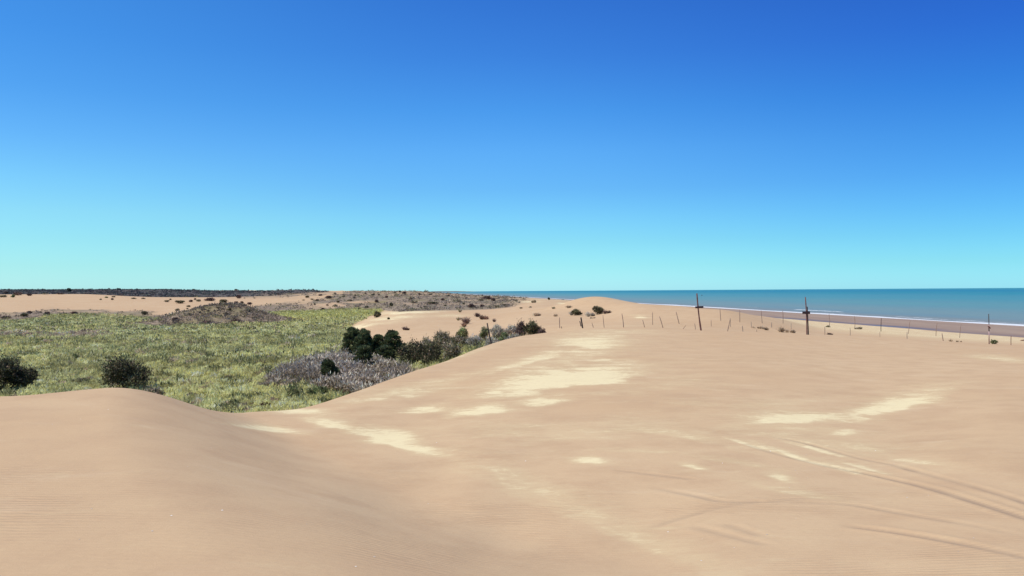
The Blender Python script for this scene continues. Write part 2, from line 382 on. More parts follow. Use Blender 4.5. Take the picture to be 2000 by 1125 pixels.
def masks(X, Y, z):
    px, Ye = polar(X, Y)
    D = Dof(px)
    py = hor(px) + F * (EYE - z) / np.maximum(Ye, 0.5)
    n1 = fbm(X / 9, Y / 9, 71, 3); n2 = fbm(X / 3, Y / 3, 72, 3); n3 = fbm(X / 26, Y / 26, 73, 3)
    lp = np.log(np.maximum(Ye, 1))
    beyond = sstep(-0.02, 0.06, (Ye - D - 2.5) / np.maximum(D, 1)) * (Ye > D)
    # green marsh floor, bounded by distance
    Ymax = curve([(-900, 200), (0, 207), (60, 215), (100, 240), (150, 240), (250, 236), (300, 220), (335, 195), (350, 182), (480, 182), (500, 215), (520, 275), (600, 285), (700, 285), (745, 262), (760, 190), (800, 90)], px)
    Ymax = Ymax * (1 + 0.05 * n1)
    green = 1 - sstep(0.96, 1.04, Ye / Ymax)
    # the edge of the pale sand sheet
    exc = curve([(20, 1140), (64, 1085), (72, 1000), (80, 900), (86, 810), (93, 745), (101, 708), (115, 690), (130, 680), (150, 686), (165, 698), (200, 722), (240, 742), (262, 750), (300, 800)], Ye) + 8 * n2 + 6 * n1
    green = green * (1 - sstep(-8, 8, px - exc))
    hm = np.exp(-0.5 * (((X + 70) / 10.5) ** 2 + ((Y - 192) / 13) ** 2))
    green = green * (1 - sstep(0.10, 0.26, hm + 0.06 * n2))
    veg = green * beyond
    # brown scrub
    Ylo = curve([(-900, 0), (560, 0), (600, 250), (745, 262), (760, 225), (800, 192), (900, 196), (1000, 225), (1030, 260)], px)
    Yhi = curve([(-900, 240), (0, 240), (50, 250), (100, 272), (140, 262), (200, 254), (280, 250), (330, 228), (480, 240), (500, 330), (560, 345), (605, 350), (640, 470), (670, 560), (700, 2500), (1000, 2500)], px)
    sc = (1 - sstep(0.95, 1.05, Ye / (Yhi * (1 + 0.10 * n1)))) * sstep(0.96, 1.04, (Ye + 1) / (Ylo * (1 + 0.05 * n1) + 1))
    sc = sc * (1 - sstep(985, 1050, px + 25 * n1 + 12 * n2)) * (Ye > 100)
    sc = sc * sstep(0.94, 1.0, Ye / Ymax)
    sc = np.maximum(sc, sstep(0.08, 0.24, hm + 0.06 * n2))
    sc = np.maximum(sc, 0.9 * np.exp(-((Ye - 520) / 60) ** 2) * sstep(250, 300, px) * (px < 700) * sstep(-0.3, 0.1, n1))
    # patches where bare sand shows in the scrub
    bare = sstep(0.20, 0.42, n3 + 0.35 * n2) * sstep(250, 330, Ye) * sstep(560, 640, px)
    bare = np.maximum(bare, sstep(500, 620, Ye) * sstep(560, 640, px) * sstep(-0.10, 0.25, n1 + 0.3 * n2) * 0.8)
    sc = sc * (1 - 0.85 * bare)
    sc = sc * (1 - veg) * beyond
    # dark coastal shrubland on the left skyline
    dk = sstep(475, 520, Ye + 20 * n1 + curve([(0, -10), (250, 0), (300, 20), (500, -20)], px)) * (1 - sstep(1150, 1300, Ye * curve([(0, .45), (330, .55), (400, 1.0), (900, 1.0)], px)))
    dk = dk * (1 - sstep(480, 600, px + 40 * n1))
    dk = np.maximum(dk, np.exp(-0.5 * (((X + 178) / 24) ** 2 + ((Y - 650) / 60) ** 2)) * 1.3)
    dk = np.clip(dk, 0, 1)
    d = coast_x(Y) - X
    cusp = 38 + 2.2 * fbm(Y / 14.0, X / 300, 62, 3)
    wet = 1 - sstep(cusp - 1.5, cusp + 1.5, d)
    run = np.exp(-((d - 35.5 - 2.5 * fbm(Y / 40, X / 400, 61, 2)) / 3.2) ** 2) * (0.4 + 0.6 * sstep(-.3, .3, fbm(Y / 22., X / 300, 64, 3)))
    pale = np.zeros_like(X)
    wob = fbm(X / 0.6, Y / 0.9, 143, 2)
    for (a, b, w, h, tl, st) in PALE:
        dx = px - a; dy = (py - b) - tl * dx + h * (0.9 * fbm(X / 1.7 + a, Y / 2.6, 141, 3) + 0.5 * wob)
        # blown from the far side: a crisp near edge and a long feathered far one
        dy = np.where(dy > 0, dy * 1.7, dy * 0.62)
        q = (dx / w) ** 2 + (dy / h) ** 2
        pale = np.maximum(pale, st * np.exp(-0.7 * q))
    pale = pale * ((Ye < D * 1.02) | (Ye > 75))
    beachp = sstep(cusp, cusp + 3, d) * (1 - sstep(cusp + 25, cusp + 60, d)) * 0.55
    pale = np.maximum(pale, beachp * (Y > 60))
    return veg, sc, wet, np.clip(pale, 0, 1.3), dk, run

# ------------------------------------------------------------------ mesh helpers
def add_mesh(name, V, Fc, mat=None, parent=None, smooth=False, attrs=None, mats=None):
    me = bpy.data.meshes.new(name)
    V = np.asarray(V, np.float32); Fc = np.asarray(Fc, np.int32)
    me.vertices.add(len(V)); me.vertices.foreach_set('co', V.ravel())
    n = Fc.shape[1]
    me.loops.add(Fc.size); me.loops.foreach_set('vertex_index', Fc.ravel())
    me.polygons.add(len(Fc))
    me.polygons.foreach_set('loop_start', np.arange(0, Fc.size, n, dtype=np.int32))
    me.polygons.foreach_set('loop_total', np.full(len(Fc), n, np.int32))
    if smooth:
        me.polygons.foreach_set('use_smooth', np.ones(len(Fc), bool))
    me.update(calc_edges=True)
    for k, a in (attrs or {}).items():
        at = me.attributes.new(k, 'FLOAT_COLOR', 'POINT')
        b = np.ones((len(V), 4), np.float32); b[:, :a.shape[1]] = a
        at.data.foreach_set('color', b.ravel())
    if mat:
        me.materials.append(mat)
    o = bpy.data.objects.new(name, me)
    COL.objects.link(o)
    if parent:
        o.parent = parent
    return o

def tag(o, label=None, cat=None, group=None, kind=None):
    if label: o['label'] = label
    if cat: o['category'] = cat
    if group: o['group'] = group
    if kind: o['kind'] = kind
    return o

def empty(name, loc):
    o = bpy.data.objects.new(name, None)
    COL.objects.link(o)
    o.location = loc
    o.empty_display_size = 0.2
    return o

# ------------------------------------------------------------------ materials
def newmat(name):
    m = bpy.data.materials.new(name)
    m.use_nodes = True
    nt = m.node_tree
    nt.nodes.clear()
    return m, nt.nodes, nt.links

class NB:
    def __init__(s, nodes, links):
        s.n, s.l = nodes, links
    def put(s, sock, v):
        if isinstance(v, bpy.types.NodeSocket): s.l.new(v, sock)
        elif v is not None: sock.default_value = v
    def math(s, op, a, b=None, clamp=False):
        x = s.n.new('ShaderNodeMath'); x.operation = op; x.use_clamp = clamp
        s.put(x.inputs[0], a)
        if b is not None: s.put(x.inputs[1], b)
        return x.outputs[0]
    def mix(s, f, a, b, mode='MIX'):
        x = s.n.new('ShaderNodeMix'); x.data_type = 'RGBA'; x.blend_type = mode
        s.put(x.inputs['Factor'], f); s.put(x.inputs['A'], a); s.put(x.inputs['B'], b)
        return x.outputs['Result']
    def noise(s, vec, scale, detail=4, rough=0.55, dist=0.0):
        x = s.n.new('ShaderNodeTexNoise'); s.put(x.inputs['Vector'], vec)
        x.inputs['Scale'].default_value = scale; x.inputs['Detail'].default_value = detail
        x.inputs['Roughness'].default_value = rough; x.inputs['Distortion'].default_value = dist
        return x.outputs['Fac']
    def mapr(s, v, a, b, c=0.0, d=1.0, smooth=True):
        x = s.n.new('ShaderNodeMapRange'); x.interpolation_type = 'SMOOTHSTEP' if smooth else 'LINEAR'
        s.put(x.inputs['Value'], v)
        x.inputs['From Min'].default_value = a; x.inputs['From Max'].default_value = b
        x.inputs['To Min'].default_value = c; x.inputs['To Max'].default_value = d
        return x.outputs['Result']
    def attr(s, name):
        x = s.n.new('ShaderNodeAttribute'); x.attribute_name = name
        return x
    def mapping(s, vec, rot=0.0, scale=(1, 1, 1)):
        x = s.n.new('ShaderNodeMapping'); s.put(x.inputs['Vector'], vec)
        x.inputs['Rotation'].default_value = (0, 0, rot); x.inputs['Scale'].default_value = scale
        return x.outputs[0]
    def bump(s, h, strength, dist, normal=None):
        x = s.n.new('ShaderNodeBump'); s.put(x.inputs['Height'], h)
        x.inputs['Strength'].default_value = strength; x.inputs['Distance'].default_value = dist
        if normal is not None: s.l.new(normal, x.inputs['Normal'])
        return x.outputs[0]

def C(r, g, b): return (r, g, b, 1)

def ground_material():
    m, n, l = newmat('sand_and_turf')
    b = NB(n, l)
    out = n.new('ShaderNodeOutputMaterial'); pr = n.new('ShaderNodeBsdfPrincipled')
    l.new(pr.outputs[0], out.inputs['Surface'])
    g = n.new('ShaderNodeNewGeometry'); P = g.outputs['Position']
    A = b.attr('zones'); B = b.attr('zones_more')
    sa = n.new('ShaderNodeSeparateColor'); l.new(A.outputs['Color'], sa.inputs[0])
    sb = n.new('ShaderNodeSeparateColor'); l.new(B.outputs['Color'], sb.inputs[0])
    veg, scr, wet = sa.outputs[0], sa.outputs[1], sa.outputs[2]
    pale, dk, run = sb.outputs[0], sb.outputs[1], sb.outputs[2]
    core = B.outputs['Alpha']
    # sand
    nl = b.noise(P, 0.09, 3); nm = b.noise(P, 0.9, 5, 0.6); nf = b.noise(P, 14, 5, 0.7); ng = b.noise(P, 160, 3, 0.8)
    sand = b.mix(b.mapr(nl, 0.3, 0.7), C(0.545, 0.366, 0.206), C(0.585, 0.412, 0.240))
    sand = b.mix(b.mapr(nm, 0.35, 0.75), sand, C(0.520, 0.350, 0.203))
    sand = b.mix(b.math('MULTIPLY', b.mapr(nf, 0.45, 0.8), 0.35), sand, C(0.46, 0.31, 0.18))
    sand = b.mix(b.math('MULTIPLY', b.mapr(ng, 0.55, 0.75), 0.30), sand, C(0.30, 0.21, 0.15))
    sand = b.mix(b.math('MULTIPLY', b.mapr(ng, 0.42, 0.28), 0.25), sand, C(0.70, 0.55, 0.42))
    # wind-blown pale drifts with ragged edges
    st = b.mapping(P, 0.25, (0.55, 1.25, 1))
    w1 = b.noise(st, 0.8, 8, 0.62, 0.5); w2 = b.noise(b.mapping(P, -0.3, (0.7, 1.0, 1)), 4.5, 5, 0.6, 0.3)
    w3 = b.noise(b.mapping(P, 0.5, (0.75, 1.25, 1)), 1.9, 8, 0.68, 1.2)
    w4 = b.noise(b.mapping(P, 0.9, (0.7, 1.3, 1)), 6.5, 6, 0.7, 0.6)
    ww = b.math('ADD', b.math('MULTIPLY', b.mapr(w1, 0.30, 0.70, smooth=False), 0.35), b.math('ADD', b.math('MULTIPLY', b.mapr(w3, 0.3, 0.7, smooth=False), 0.35), b.math('MULTIPLY', b.mapr(w4, 0.3, 0.7, smooth=False), 0.30)))
    th = b.math('SUBTRACT', b.math('ADD', ww, b.math('MULTIPLY', pale, 0.98)), 0.96)
    pf = b.math('MULTIPLY', b.mapr(th, -0.05, 0.36), b.mapr(w4, 0.34, 0.54, 0.70, 1.0))
    soft = b.mapr(th, -0.42, 0.10, 0, 0.50)
    sand = b.mix(soft, sand, C(0.64, 0.50, 0.285))
    sand = b.mix(b.math('MULTIPLY', pf, 0.95), sand, C(0.77, 0.65, 0.385))
    # faint wisps everywhere on open sand
    sand = b.mix(b.math('MULTIPLY', b.mapr(w1, 0.56, 0.72), 0.12), sand, C(0.70, 0.55, 0.38))
    sand = b.mix(b.math('MULTIPLY', core, 0.70, True), sand, C(0.31, 0.22, 0.15))  # rut shading painted in along the track cores, with darker packed sand
    # wet shore
    wn_ = b.noise(b.mapping(P, 0.095, (0.25, 0.03, 1)), 1.0, 5, 0.6)
    wetc = b.mix(b.mapr(wn_, 0.35, 0.65), C(0.31, 0.215, 0.150), C(0.37, 0.265, 0.185))
    wetc = b.mix(run, wetc, C(0.10, 0.07, 0.075))
    col = b.mix(wet, sand, wetc)
    # scrub soil
    s1 = b.noise(P, 0.55, 6, 0.7); s2 = b.noise(P, 0.12, 4, 0.6); s3 = b.noise(P, 2.2, 4, 0.7)
    sc = b.mix(b.mapr(s1, 0.36, 0.62), C(0.18, 0.135, 0.100), C(0.36, 0.275, 0.19))
    sc = b.mix(b.mapr(s2, 0.45, 0.7), sc, C(0.24, 0.20, 0.105))
    sc = b.mix(b.math('MULTIPLY', b.mapr(s3, 0.5, 0.7), 0.55), sc, C(0.07, 0.05, 0.04))
    col = b.mix(scr, col, sc)
    vg = b.mix(b.mapr(s1, 0.35, 0.65), C(0.18, 0.17, 0.07), C(0.32, 0.30, 0.12))
    vg = b.mix(b.math('MULTIPLY', b.mapr(s3, 0.5, 0.65), 0.5), vg, C(0.03, 0.035, 0.015))
    col = b.mix(veg, col, vg)
    dkc = b.mix(b.mapr(b.noise(P, 0.06, 5, 0.65), 0.4, 0.6), C(0.07, 0.065, 0.06), C(0.13, 0.11, 0.095))
    col = b.mix(dk, col, dkc)
    l.new(col, pr.inputs['Base Color'])
    rough = b.math('SUBTRACT', 0.95, b.math('MULTIPLY', wet, 0.25))
    rough = b.math('SUBTRACT', rough, b.math('MULTIPLY', b.math('MULTIPLY', run, wet), 0.45))
    l.new(rough, pr.inputs['Roughness'])
    pr.inputs['Specular IOR Level'].default_value = 0.15
    # ripples and grain
    wv = n.new('ShaderNodeTexWave'); wv.wave_type = 'BANDS'; wv.bands_direction = 'Y'
    l.new(b.mapping(P, 0.12, (0.35, 1, 1)), wv.inputs['Vector'])
    wv.inputs['Scale'].default_value = 3.6; wv.inputs['Distortion'].default_value = 6.5
    wv.inputs['Detail'].default_value = 3.0; wv.inputs['Detail Scale'].default_value = 1.6
    rm = b.mapr(b.noise(P, 0.45, 4), 0.42, 0.66)
    hgt = b.math('MULTIPLY', wv.outputs['Fac'], b.math('ADD', b.math('MULTIPLY', rm, 0.9), 0.12))
    openm = b.math('SUBTRACT', 1.0, b.math('MAXIMUM', wet, b.math('MAXIMUM', veg, scr)))
    nb1 = b.bump(b.math('MULTIPLY', hgt, openm), 0.8, 0.0095)
    nb2 = b.bump(b.math('ADD', b.math('MULTIPLY', b.noise(P, 9, 5, 0.7), 0.7), b.math('MULTIPLY', ng, 0.3)), 0.5, 0.012, nb1)
    nb3 = b.bump(s1, 0.8, 0.35, nb2)
    nn = n.new('ShaderNodeMix'); nn.data_type = 'VECTOR'
    l.new(b.math('MAXIMUM', scr, dk), nn.inputs['Factor']); l.new(nb2, nn.inputs['A']); l.new(nb3, nn.inputs['B'])
    nr = nn.outputs['Result'] if 'Result' in nn.outputs else nn.outputs[1]
    for o_ in nn.outputs:
        if o_.enabled: nr = o_
    # enabled vector sockets
    va = [i for i in nn.inputs if i.enabled and i.name == 'A'][0]; vb = [i for i in nn.inputs if i.enabled and i.name == 'B'][0]
    vf = [i for i in nn.inputs if i.enabled and i.name == 'Factor'][0]
    l.new(nb2, va); l.new(nb3, vb); l.new(b.math('MAXIMUM', scr, dk), vf)
    l.new(nr, pr.inputs['Normal'])
    return m

def leaf_material(name, trans=0.35, rough=0.7, spec=0.15):
    m, n, l = newmat(name)
    b = NB(n, l)
    out = n.new('ShaderNodeOutputMaterial')
    at = b.attr('tint')
    pr = n.new('ShaderNodeBsdfPrincipled'); l.new(at.outputs['Color'], pr.inputs['Base Color'])
    pr.inputs['Roughness'].default_value = rough; pr.inputs['Specular IOR Level'].default_value = spec
    tr = n.new('ShaderNodeBsdfTranslucent'); l.new(at.outputs['Color'], tr.inputs['Color'])
    mx = n.new('ShaderNodeMixShader'); mx.inputs[0].default_value = trans
    l.new(pr.outputs[0], mx.inputs[1]); l.new(tr.outputs[0], mx.inputs[2])
    l.new(mx.outputs[0], out.inputs['Surface'])
    return m

def wood_material(name, c1, c2, scale=6):
    m, n, l = newmat(name)
    b = NB(n, l)
    out = n.new('ShaderNodeOutputMaterial'); pr = n.new('ShaderNodeBsdfPrincipled')
    l.new(pr.outputs[0], out.inputs['Surface'])
    tc = n.new('ShaderNodeTexCoord')
    v = b.mapping(tc.outputs['Object'], 0, (8, 8, 0.8))
    f = b.noise(v, scale, 5, 0.7)
    col = b.mix(b.mapr(f, 0.35, 0.65), C(*c1), C(*c2))
    l.new(col, pr.inputs['Base Color'])
    pr.inputs['Roughness'].default_value = 0.85
    l.new(b.bump(f, 0.6, 0.01), pr.inputs['Normal'])
    return m

def sea_material():
    m, n, l = newmat('sea_water')
    b = NB(n, l)
    out = n.new('ShaderNodeOutputMaterial'); pr = n.new('ShaderNodeBsdfPrincipled')
    l.new(pr.outputs[0], out.inputs['Surface'])
    g = n.new('ShaderNodeNewGeometry'); P = g.outputs['Position']
    A = b.attr('shore'); sa = n.new('ShaderNodeSeparateColor'); l.new(A.outputs['Color'], sa.inputs[0])
    off, foam = sa.outputs[0], sa.outputs[1]      # off: log distance from the waterline 0..1
    rp = n.new('ShaderNodeValToRGB'); l.new(off, rp.inputs['Fac'])
    e = rp.color_ramp; e.interpolation = 'EASE'
    T = [(0.0, (0.24, 0.235, 0.20)), (0.30, (0.180, 0.275, 0.265)), (0.45, (0.125, 0.285, 0.285)), (0.60, (0.075, 0.27, 0.30)), (0.75, (0.036, 0.240, 0.29)), (0.88, (0.022, 0.205, 0.29)), (1.0, (0.040, 0.25, 0.30))]
    while len(e.elements) < len(T): e.elements.new(0.5)
    for el, (p, c) in zip(e.elements, T):
        el.position = p; el.color = C(*c)
    lw = b.noise(b.mapping(P, 0.095, (0.018, 0.004, 1)), 1.0, 6, 0.6)
    col = b.mix(b.math('MULTIPLY', b.mapr(lw, 0.4, 0.68), 0.30), rp.outputs['Color'], C(0.12, 0.24, 0.30))
    cho = b.noise(b.mapping(P, 0.0, (0.12, 0.5, 1)), 1.0, 5, 0.65)
    col = b.mix(b.math('MULTIPLY', b.mapr(cho, 0.5, 0.7), 0.22), col, C(0.02, 0.10, 0.18))
    fn = b.noise(P, 0.9, 6, 0.7); fn2 = b.noise(b.mapping(P, 0, (1, 0.12, 1)), .5, 4, 0.6)
    ff = b.mapr(b.math('ADD', foam, b.math('MULTIPLY', b.math('SUBTRACT', b.math('ADD', fn, fn2), 1.0), 0.8)), 0.40, 0.62)
    col = b.mix(ff, col, C(0.74, 0.75, 0.73))
    l.new(col, pr.inputs['Base Color'])
    pr.inputs['Roughness'].default_value = 0.45
    pr.inputs['IOR'].default_value = 1.33
    pr.inputs['Specular IOR Level'].default_value = 0.16
    w1 = b.noise(b.mapping(P, 0.1, (0.5, 0.16, 1)), 1.0, 5, 0.6)
    l.new(b.bump(w1, 0.6, 0.5), pr.inputs['Normal'])
    return m

M_ground = ground_material()
M_sea = sea_material()
M_grass = leaf_material('marsh_grass_blades', 0.5)
M_leaf = leaf_material('shrub_leaves', 0.30)
M_dry = leaf_material('dry_silvery_stems', 0.25)
M_stem = wood_material('shrub_bark', (0.10, 0.075, 0.055), (0.05, 0.04, 0.03))
M_dark = wood_material('tarred_post_wood', (0.030, 0.020, 0.018), (0.060, 0.038, 0.032))
M_red = wood_material('red_brown_pole_wood', (0.20, 0.075, 0.055), (0.10, 0.045, 0.040))
M_grey = wood_material('weathered_post_wood', (0.36, 0.24, 0.17), (0.20, 0.13, 0.10))
M_pale = wood_material('bleached_post_wood', (0.45, 0.34, 0.24), (0.30, 0.22, 0.16))
M_board = wood_material('dark_board_wood', (0.028, 0.014, 0.018), (0.050, 0.022, 0.026))
M_white = wood_material('peeling_white_paint', (0.62, 0.52, 0.50), (0.42, 0.22, 0.20))

# ------------------------------------------------------------------ ground sheet
th_in = np.arctan((np.arange(-700, 2701, 4.0) - 1000) / F)
th_r = np.linspace(th_in[-1], math.pi, 60)[1:]
th_l = np.linspace(-math.pi, th_in[0], 60)[1:-1]
TH = np.concatenate([th_l, th_in, th_r])               # closes behind the camera
lr = [math.log(0.25)]
while lr[-1] < math.log(26000):
    r_ = math.exp(lr[-1])
    lr.append(lr[-1] + (0.04 if r_ < 3.5 else 0.0062 if r_ < 90 else 0.0085 if r_ < 700 else 0.03))
RR = np.exp(np.array(lr))
TT, RG = np.meshgrid(TH, RR)
GX = np.sin(TT) * RG; GY = np.cos(TT) * RG
inner = np.abs(TT) < R(60)
# rows are set by depth (not radius) inside the view so that they follow the ground evenly
GZ = height(GX, GY)
nr_, nc_ = GX.shape
vis = (RG < 40) & (TT > 0) & (TT < R(42))
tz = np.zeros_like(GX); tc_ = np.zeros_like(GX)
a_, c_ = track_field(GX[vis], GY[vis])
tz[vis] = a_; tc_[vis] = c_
veg, scr, wet, pale, dk, run = masks(GX, GY, GZ)
GZ = GZ + tz
Vg = np.stack([GX, GY, GZ], -1).reshape(-1, 3)
idx = np.arange(nr_ * nc_).reshape(nr_, nc_)
q = np.stack([idx[:-1, :-1], idx[:-1, 1:], idx[1:, 1:], idx[1:, :-1]], -1).reshape(-1, 4)
qc = np.stack([idx[:-1, -1], idx[:-1, 0], idx[1:, 0], idx[1:, -1]], -1)
ctr = len(Vg)
Vg = np.concatenate([Vg, [[0, 0, float(height(np.array([0.0]), np.array([0.1]))[0])]]])
fan = np.stack([np.full(nc_, ctr), np.roll(idx[0], -1), idx[0], idx[0]], -1)
fan_t = fan[:, :3]
za = np.stack([veg, scr, wet, np.ones_like(veg)], -1).reshape(-1, 4)
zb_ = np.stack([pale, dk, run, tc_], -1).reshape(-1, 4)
za = np.concatenate([za, [[0, 0, 0, 1]]]); zb_ = np.concatenate([zb_, [[0, 0, 0, 0]]])
quads = np.concatenate([q, qc])
quads = quads[:, ::-1]
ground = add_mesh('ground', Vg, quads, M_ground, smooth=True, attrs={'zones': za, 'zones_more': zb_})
tag(ground, kind='structure')

# ------------------------------------------------------------------ sea sheet
sY = np.concatenate([np.linspace(-4000, 60, 30), np.linspace(64, 700, 320), np.exp(np.linspace(math.log(704), math.log(60000), 150))])
sO = np.concatenate([[-10], np.linspace(-4, 44, 110), np.exp(np.linspace(math.log(45), math.log(60000), 120))])
SY, SO = np.meshgrid(sY, sO)
SX = coast_x(np.minimum(SY, 16000)) + SO
SZ = np.zeros_like(SX)
foam = np.zeros_like(SX)
edge = 1.0 + 1.2 * fbm(SY / 25, SY * 0, 81, 3)
foam = np.maximum(foam, 0.85 * sstep(-3.0, -1.0, SO - edge) * (1 - sstep(1.8, 3.6 + 0.004 * np.abs(SY), SO - edge)))
foam = np.maximum(foam, 0.55 * np.exp(-((SO - 7.5 - 2 * fbm(SY / 40, SY * 0, 83, 2)) / 1.4) ** 2) * sstep(0.05, 0.3, fbm(SY / 60, SY * 0 + 3, 82, 2)))
for (o0, y0, y1, am) in [(16, 305, 345, 0.8), (20, 396, 416, 0.5), (9, 182, 190, .7)]:
    env = sstep(y0 - 6, y0 + 4, SY) * (1 - sstep(y1 - 4, y1 + 6, SY))
    ln = np.exp(-((SO - o0 - 1.0 * fbm(SY / 20, SY * 0, 84, 2)) / 1.3) ** 2) * env
    foam = np.maximum(foam, am * ln)
    SZ = SZ + 0.30 * ln
far_sw = 0.12 * np.sin(SO / 6.5 + 1.3 * fbm(SY / 60, SO / 60, 85, 2)) * (1 - sstep(30, 120, SO)) * (SO > 1)
SZ = SZ + far_sw * (1 - sstep(650, 900, SY))
off = np.clip(np.log(np.maximum(SO, 0) / 12 + 1) / math.log(4000 / 12), 0, 1)
sa_ = np.stack([off, foam, off * 0], -1).reshape(-1, 3)
si = np.arange(SX.size).reshape(SX.shape)
sq = np.stack([si[:-1, :-1], si[:-1, 1:], si[1:, 1:], si[1:, :-1]], -1).reshape(-1, 4)
sea = add_mesh('sea', np.stack([SX, SY, SZ], -1).reshape(-1, 3), sq[:, ::-1], M_sea, smooth=True, attrs={'shore': sa_})
tag(sea, kind='structure')

# far headland across the bay
hx = np.linspace(-1750, -300, 90); hy = np.linspace(0, 900, 10)
HX, HY = np.meshgrid(hx, hy)
prof = sstep(-300, -900, HX) if False else sstep(0, 1, (-300 - HX) / 700)
HZ = -2 + prof * (14 + 7 * fbm(HX / 120, HY / 400, 91, 3)) * np.sin(np.pi * np.clip(HY / 900, 0, 1)) ** 0.5
hi = np.arange(HX.size).reshape(HX.shape)
hq = np.stack([hi[:-1, :-1], hi[:-1, 1:], hi[1:, 1:], hi[1:, :-1]], -1).reshape(-1, 4)
m_, n_, l_ = newmat('headland_scrub')
b_ = NB(n_, l_); o_ = n_.new('ShaderNodeOutputMaterial'); p_ = n_.new('ShaderNodeBsdfPrincipled')
l_.new(p_.outputs[0], o_.inputs['Surface']); g_ = n_.new('ShaderNodeNewGeometry')
l_.new(b_.mix(b_.mapr(b_.noise(g_.outputs['Position'], 0.01, 4), 0.4, 0.6), C(0.10, 0.11, 0.10), C(0.20, 0.18, 0.15)), p_.inputs['Base Color'])
p_.inputs['Roughness'].default_value = 1.0
headland = add_mesh('headland', np.stack([HX, HY + 12500, HZ], -1).reshape(-1, 3), hq, m_, smooth=True)
tag(headland, kind='structure')

# ------------------------------------------------------------------ foliage tools
def unit(v):
    return v / np.maximum(np.linalg.norm(v, axis=-1, keepdims=True), 1e-9)

def leaf_tris(c, d, L, W, cols, N=None):
    """one slim leaf each: base c, direction d (unit), length L, width W, facing N where given"""
    n = len(c)
    s = unit(np.cross(d, unit(rng.normal(size=(n, 3))) if N is None else N + 0.22 * rng.normal(size=(n, 3))))
    L = np.broadcast_to(L, (n,))[:, None]; W = np.broadcast_to(W, (n,))[:, None]
    mid = c + d * L * 0.5
    V = np.stack([c, mid + s * W * 0.5, c + d * L, mid - s * W * 0.5], 1)
    K = np.repeat(cols[:, None], 4, 1)
    Fq = np.arange(4 * n).reshape(n, 4)
    return V.reshape(-1, 3), Fq, K.reshape(-1, 3)

def bush_points(w, dp, h, lobes, n, spiky=0.0, flat=0.3):
    """leaf bases and directions spread through a crown made of uneven lobes"""
    C0 = []
    for k in range(lobes):
        a = rng.uniform(0, 2 * math.pi); rr = math.sqrt(rng.uniform(0, 1)) * 0.62
        hz = rng.uniform(0.22, 0.72) * (1 - 0.42 * rr)
        s = rng.uniform(0.26, 0.46)
        C0.append((rr * math.cos(a), rr * math.sin(a), hz, s))
    C0.append((0, 0, 0.42, 0.55))
    C0 = np.array(C0)
    k = rng.choice(len(C0), n, p=C0[:, 3] ** 2 / (C0[:, 3] ** 2).sum())
    dirs = unit(rng.normal(size=(n, 3)))
    dirs[:, 2] = np.where(rng.uniform(size=n) < 0.75, np.abs(dirs[:, 2]), dirs[:, 2])
    rad = C0[k, 3] * (rng.uniform(0.25, 1.0, n) ** 0.5) * (1 + 0.16 * rng.normal(size=n)) * (0.88 + 0.30 * np.sin(5.0 * dirs[:, 0] + 2.1 * k) * np.sin(4.0 * dirs[:, 1] + 3.3 * k))
    p = np.stack([C0[k, 0], C0[k, 1], C0[k, 2]], 1)
    p = p + dirs * rad[:, None] * np.array([1, 1, 0.85])
    p[:, 0] *= w / 2; p[:, 1] *= dp / 2; p[:, 2] *= h * 0.95
    p[:, 2] = np.maximum(p[:, 2], 0.02 + 0.05 * rng.uniform(size=n))
    d = unit(0.45 * dirs + np.array([0, 0, flat + spiky]) + 0.62 * rng.normal(size=(n, 3)))
    return p, d, k, unit(dirs + 0.35 * np.stack([C0[k, 0], C0[k, 1], C0[k, 2]], 1))

def tints(n, base, var, k=None, dry=None, dryp=0.0):
    base = np.array(base)
    v = np.exp(rng.normal(size=n) * var)[:, None]
    c = base * v
    if k is not None:
        lob = np.exp(np.random.default_rng(3).normal(size=50) * 0.22)[k % 50][:, None]
        c = c * lob
    if dry is not None:
        m = rng.uniform(size=n) < dryp
        c[m] = np.array(dry) * v[m]
    return np.clip(c, 0, 0.9)

def tube(p0, p1, r0, r1, sides=6, bend=0.0, seg=4):
    p0 = np.array(p0, float); p1 = np.array(p1, float)
    ax = unit(p1 - p0); u = unit(np.cross(ax, [0.3, 1, 0.1])); v = np.cross(ax, u)
    off = rng.normal(size=2) * bend
    V = []
    for i in range(seg + 1):
        t = i / seg
        c = p0 + (p1 - p0) * t + (u * off[0] + v * off[1]) * math.sin(math.pi * t)
        r = (r0 + (r1 - r0) * t) * (1 + 0.06 * rng.normal())
        for s in range(sides):
            a = 2 * math.pi * s / sides
            V.append(c + (u * math.cos(a) + v * math.sin(a)) * r)
    V.append(p0); V.append(p1)
    Fq = []
    for i in range(seg):
        for s in range(sides):
            a = i * sides + s; b2 = i * sides + (s + 1) % sides
            Fq.append((a, b2, b2 + sides, a + sides))
    n0 = (seg + 1) * sides
    for s in range(0, sides, 2):
        s1 = (s + 1) % sides; s2 = (s + 2) % sides
        Fq.append((n0, s2, s1, s)); b0 = seg * sides
        Fq.append((n0 + 1, b0 + s, b0 + s1, b0 + s2))
    return np.array(V), np.array(Fq)

def join(parts):
    Vs, Fs, o = [], [], 0
    for V, Fq in parts:
        Vs.append(V); Fs.append(Fq + o); o += len(V)
    return np.concatenate(Vs), np.concatenate(Fs)

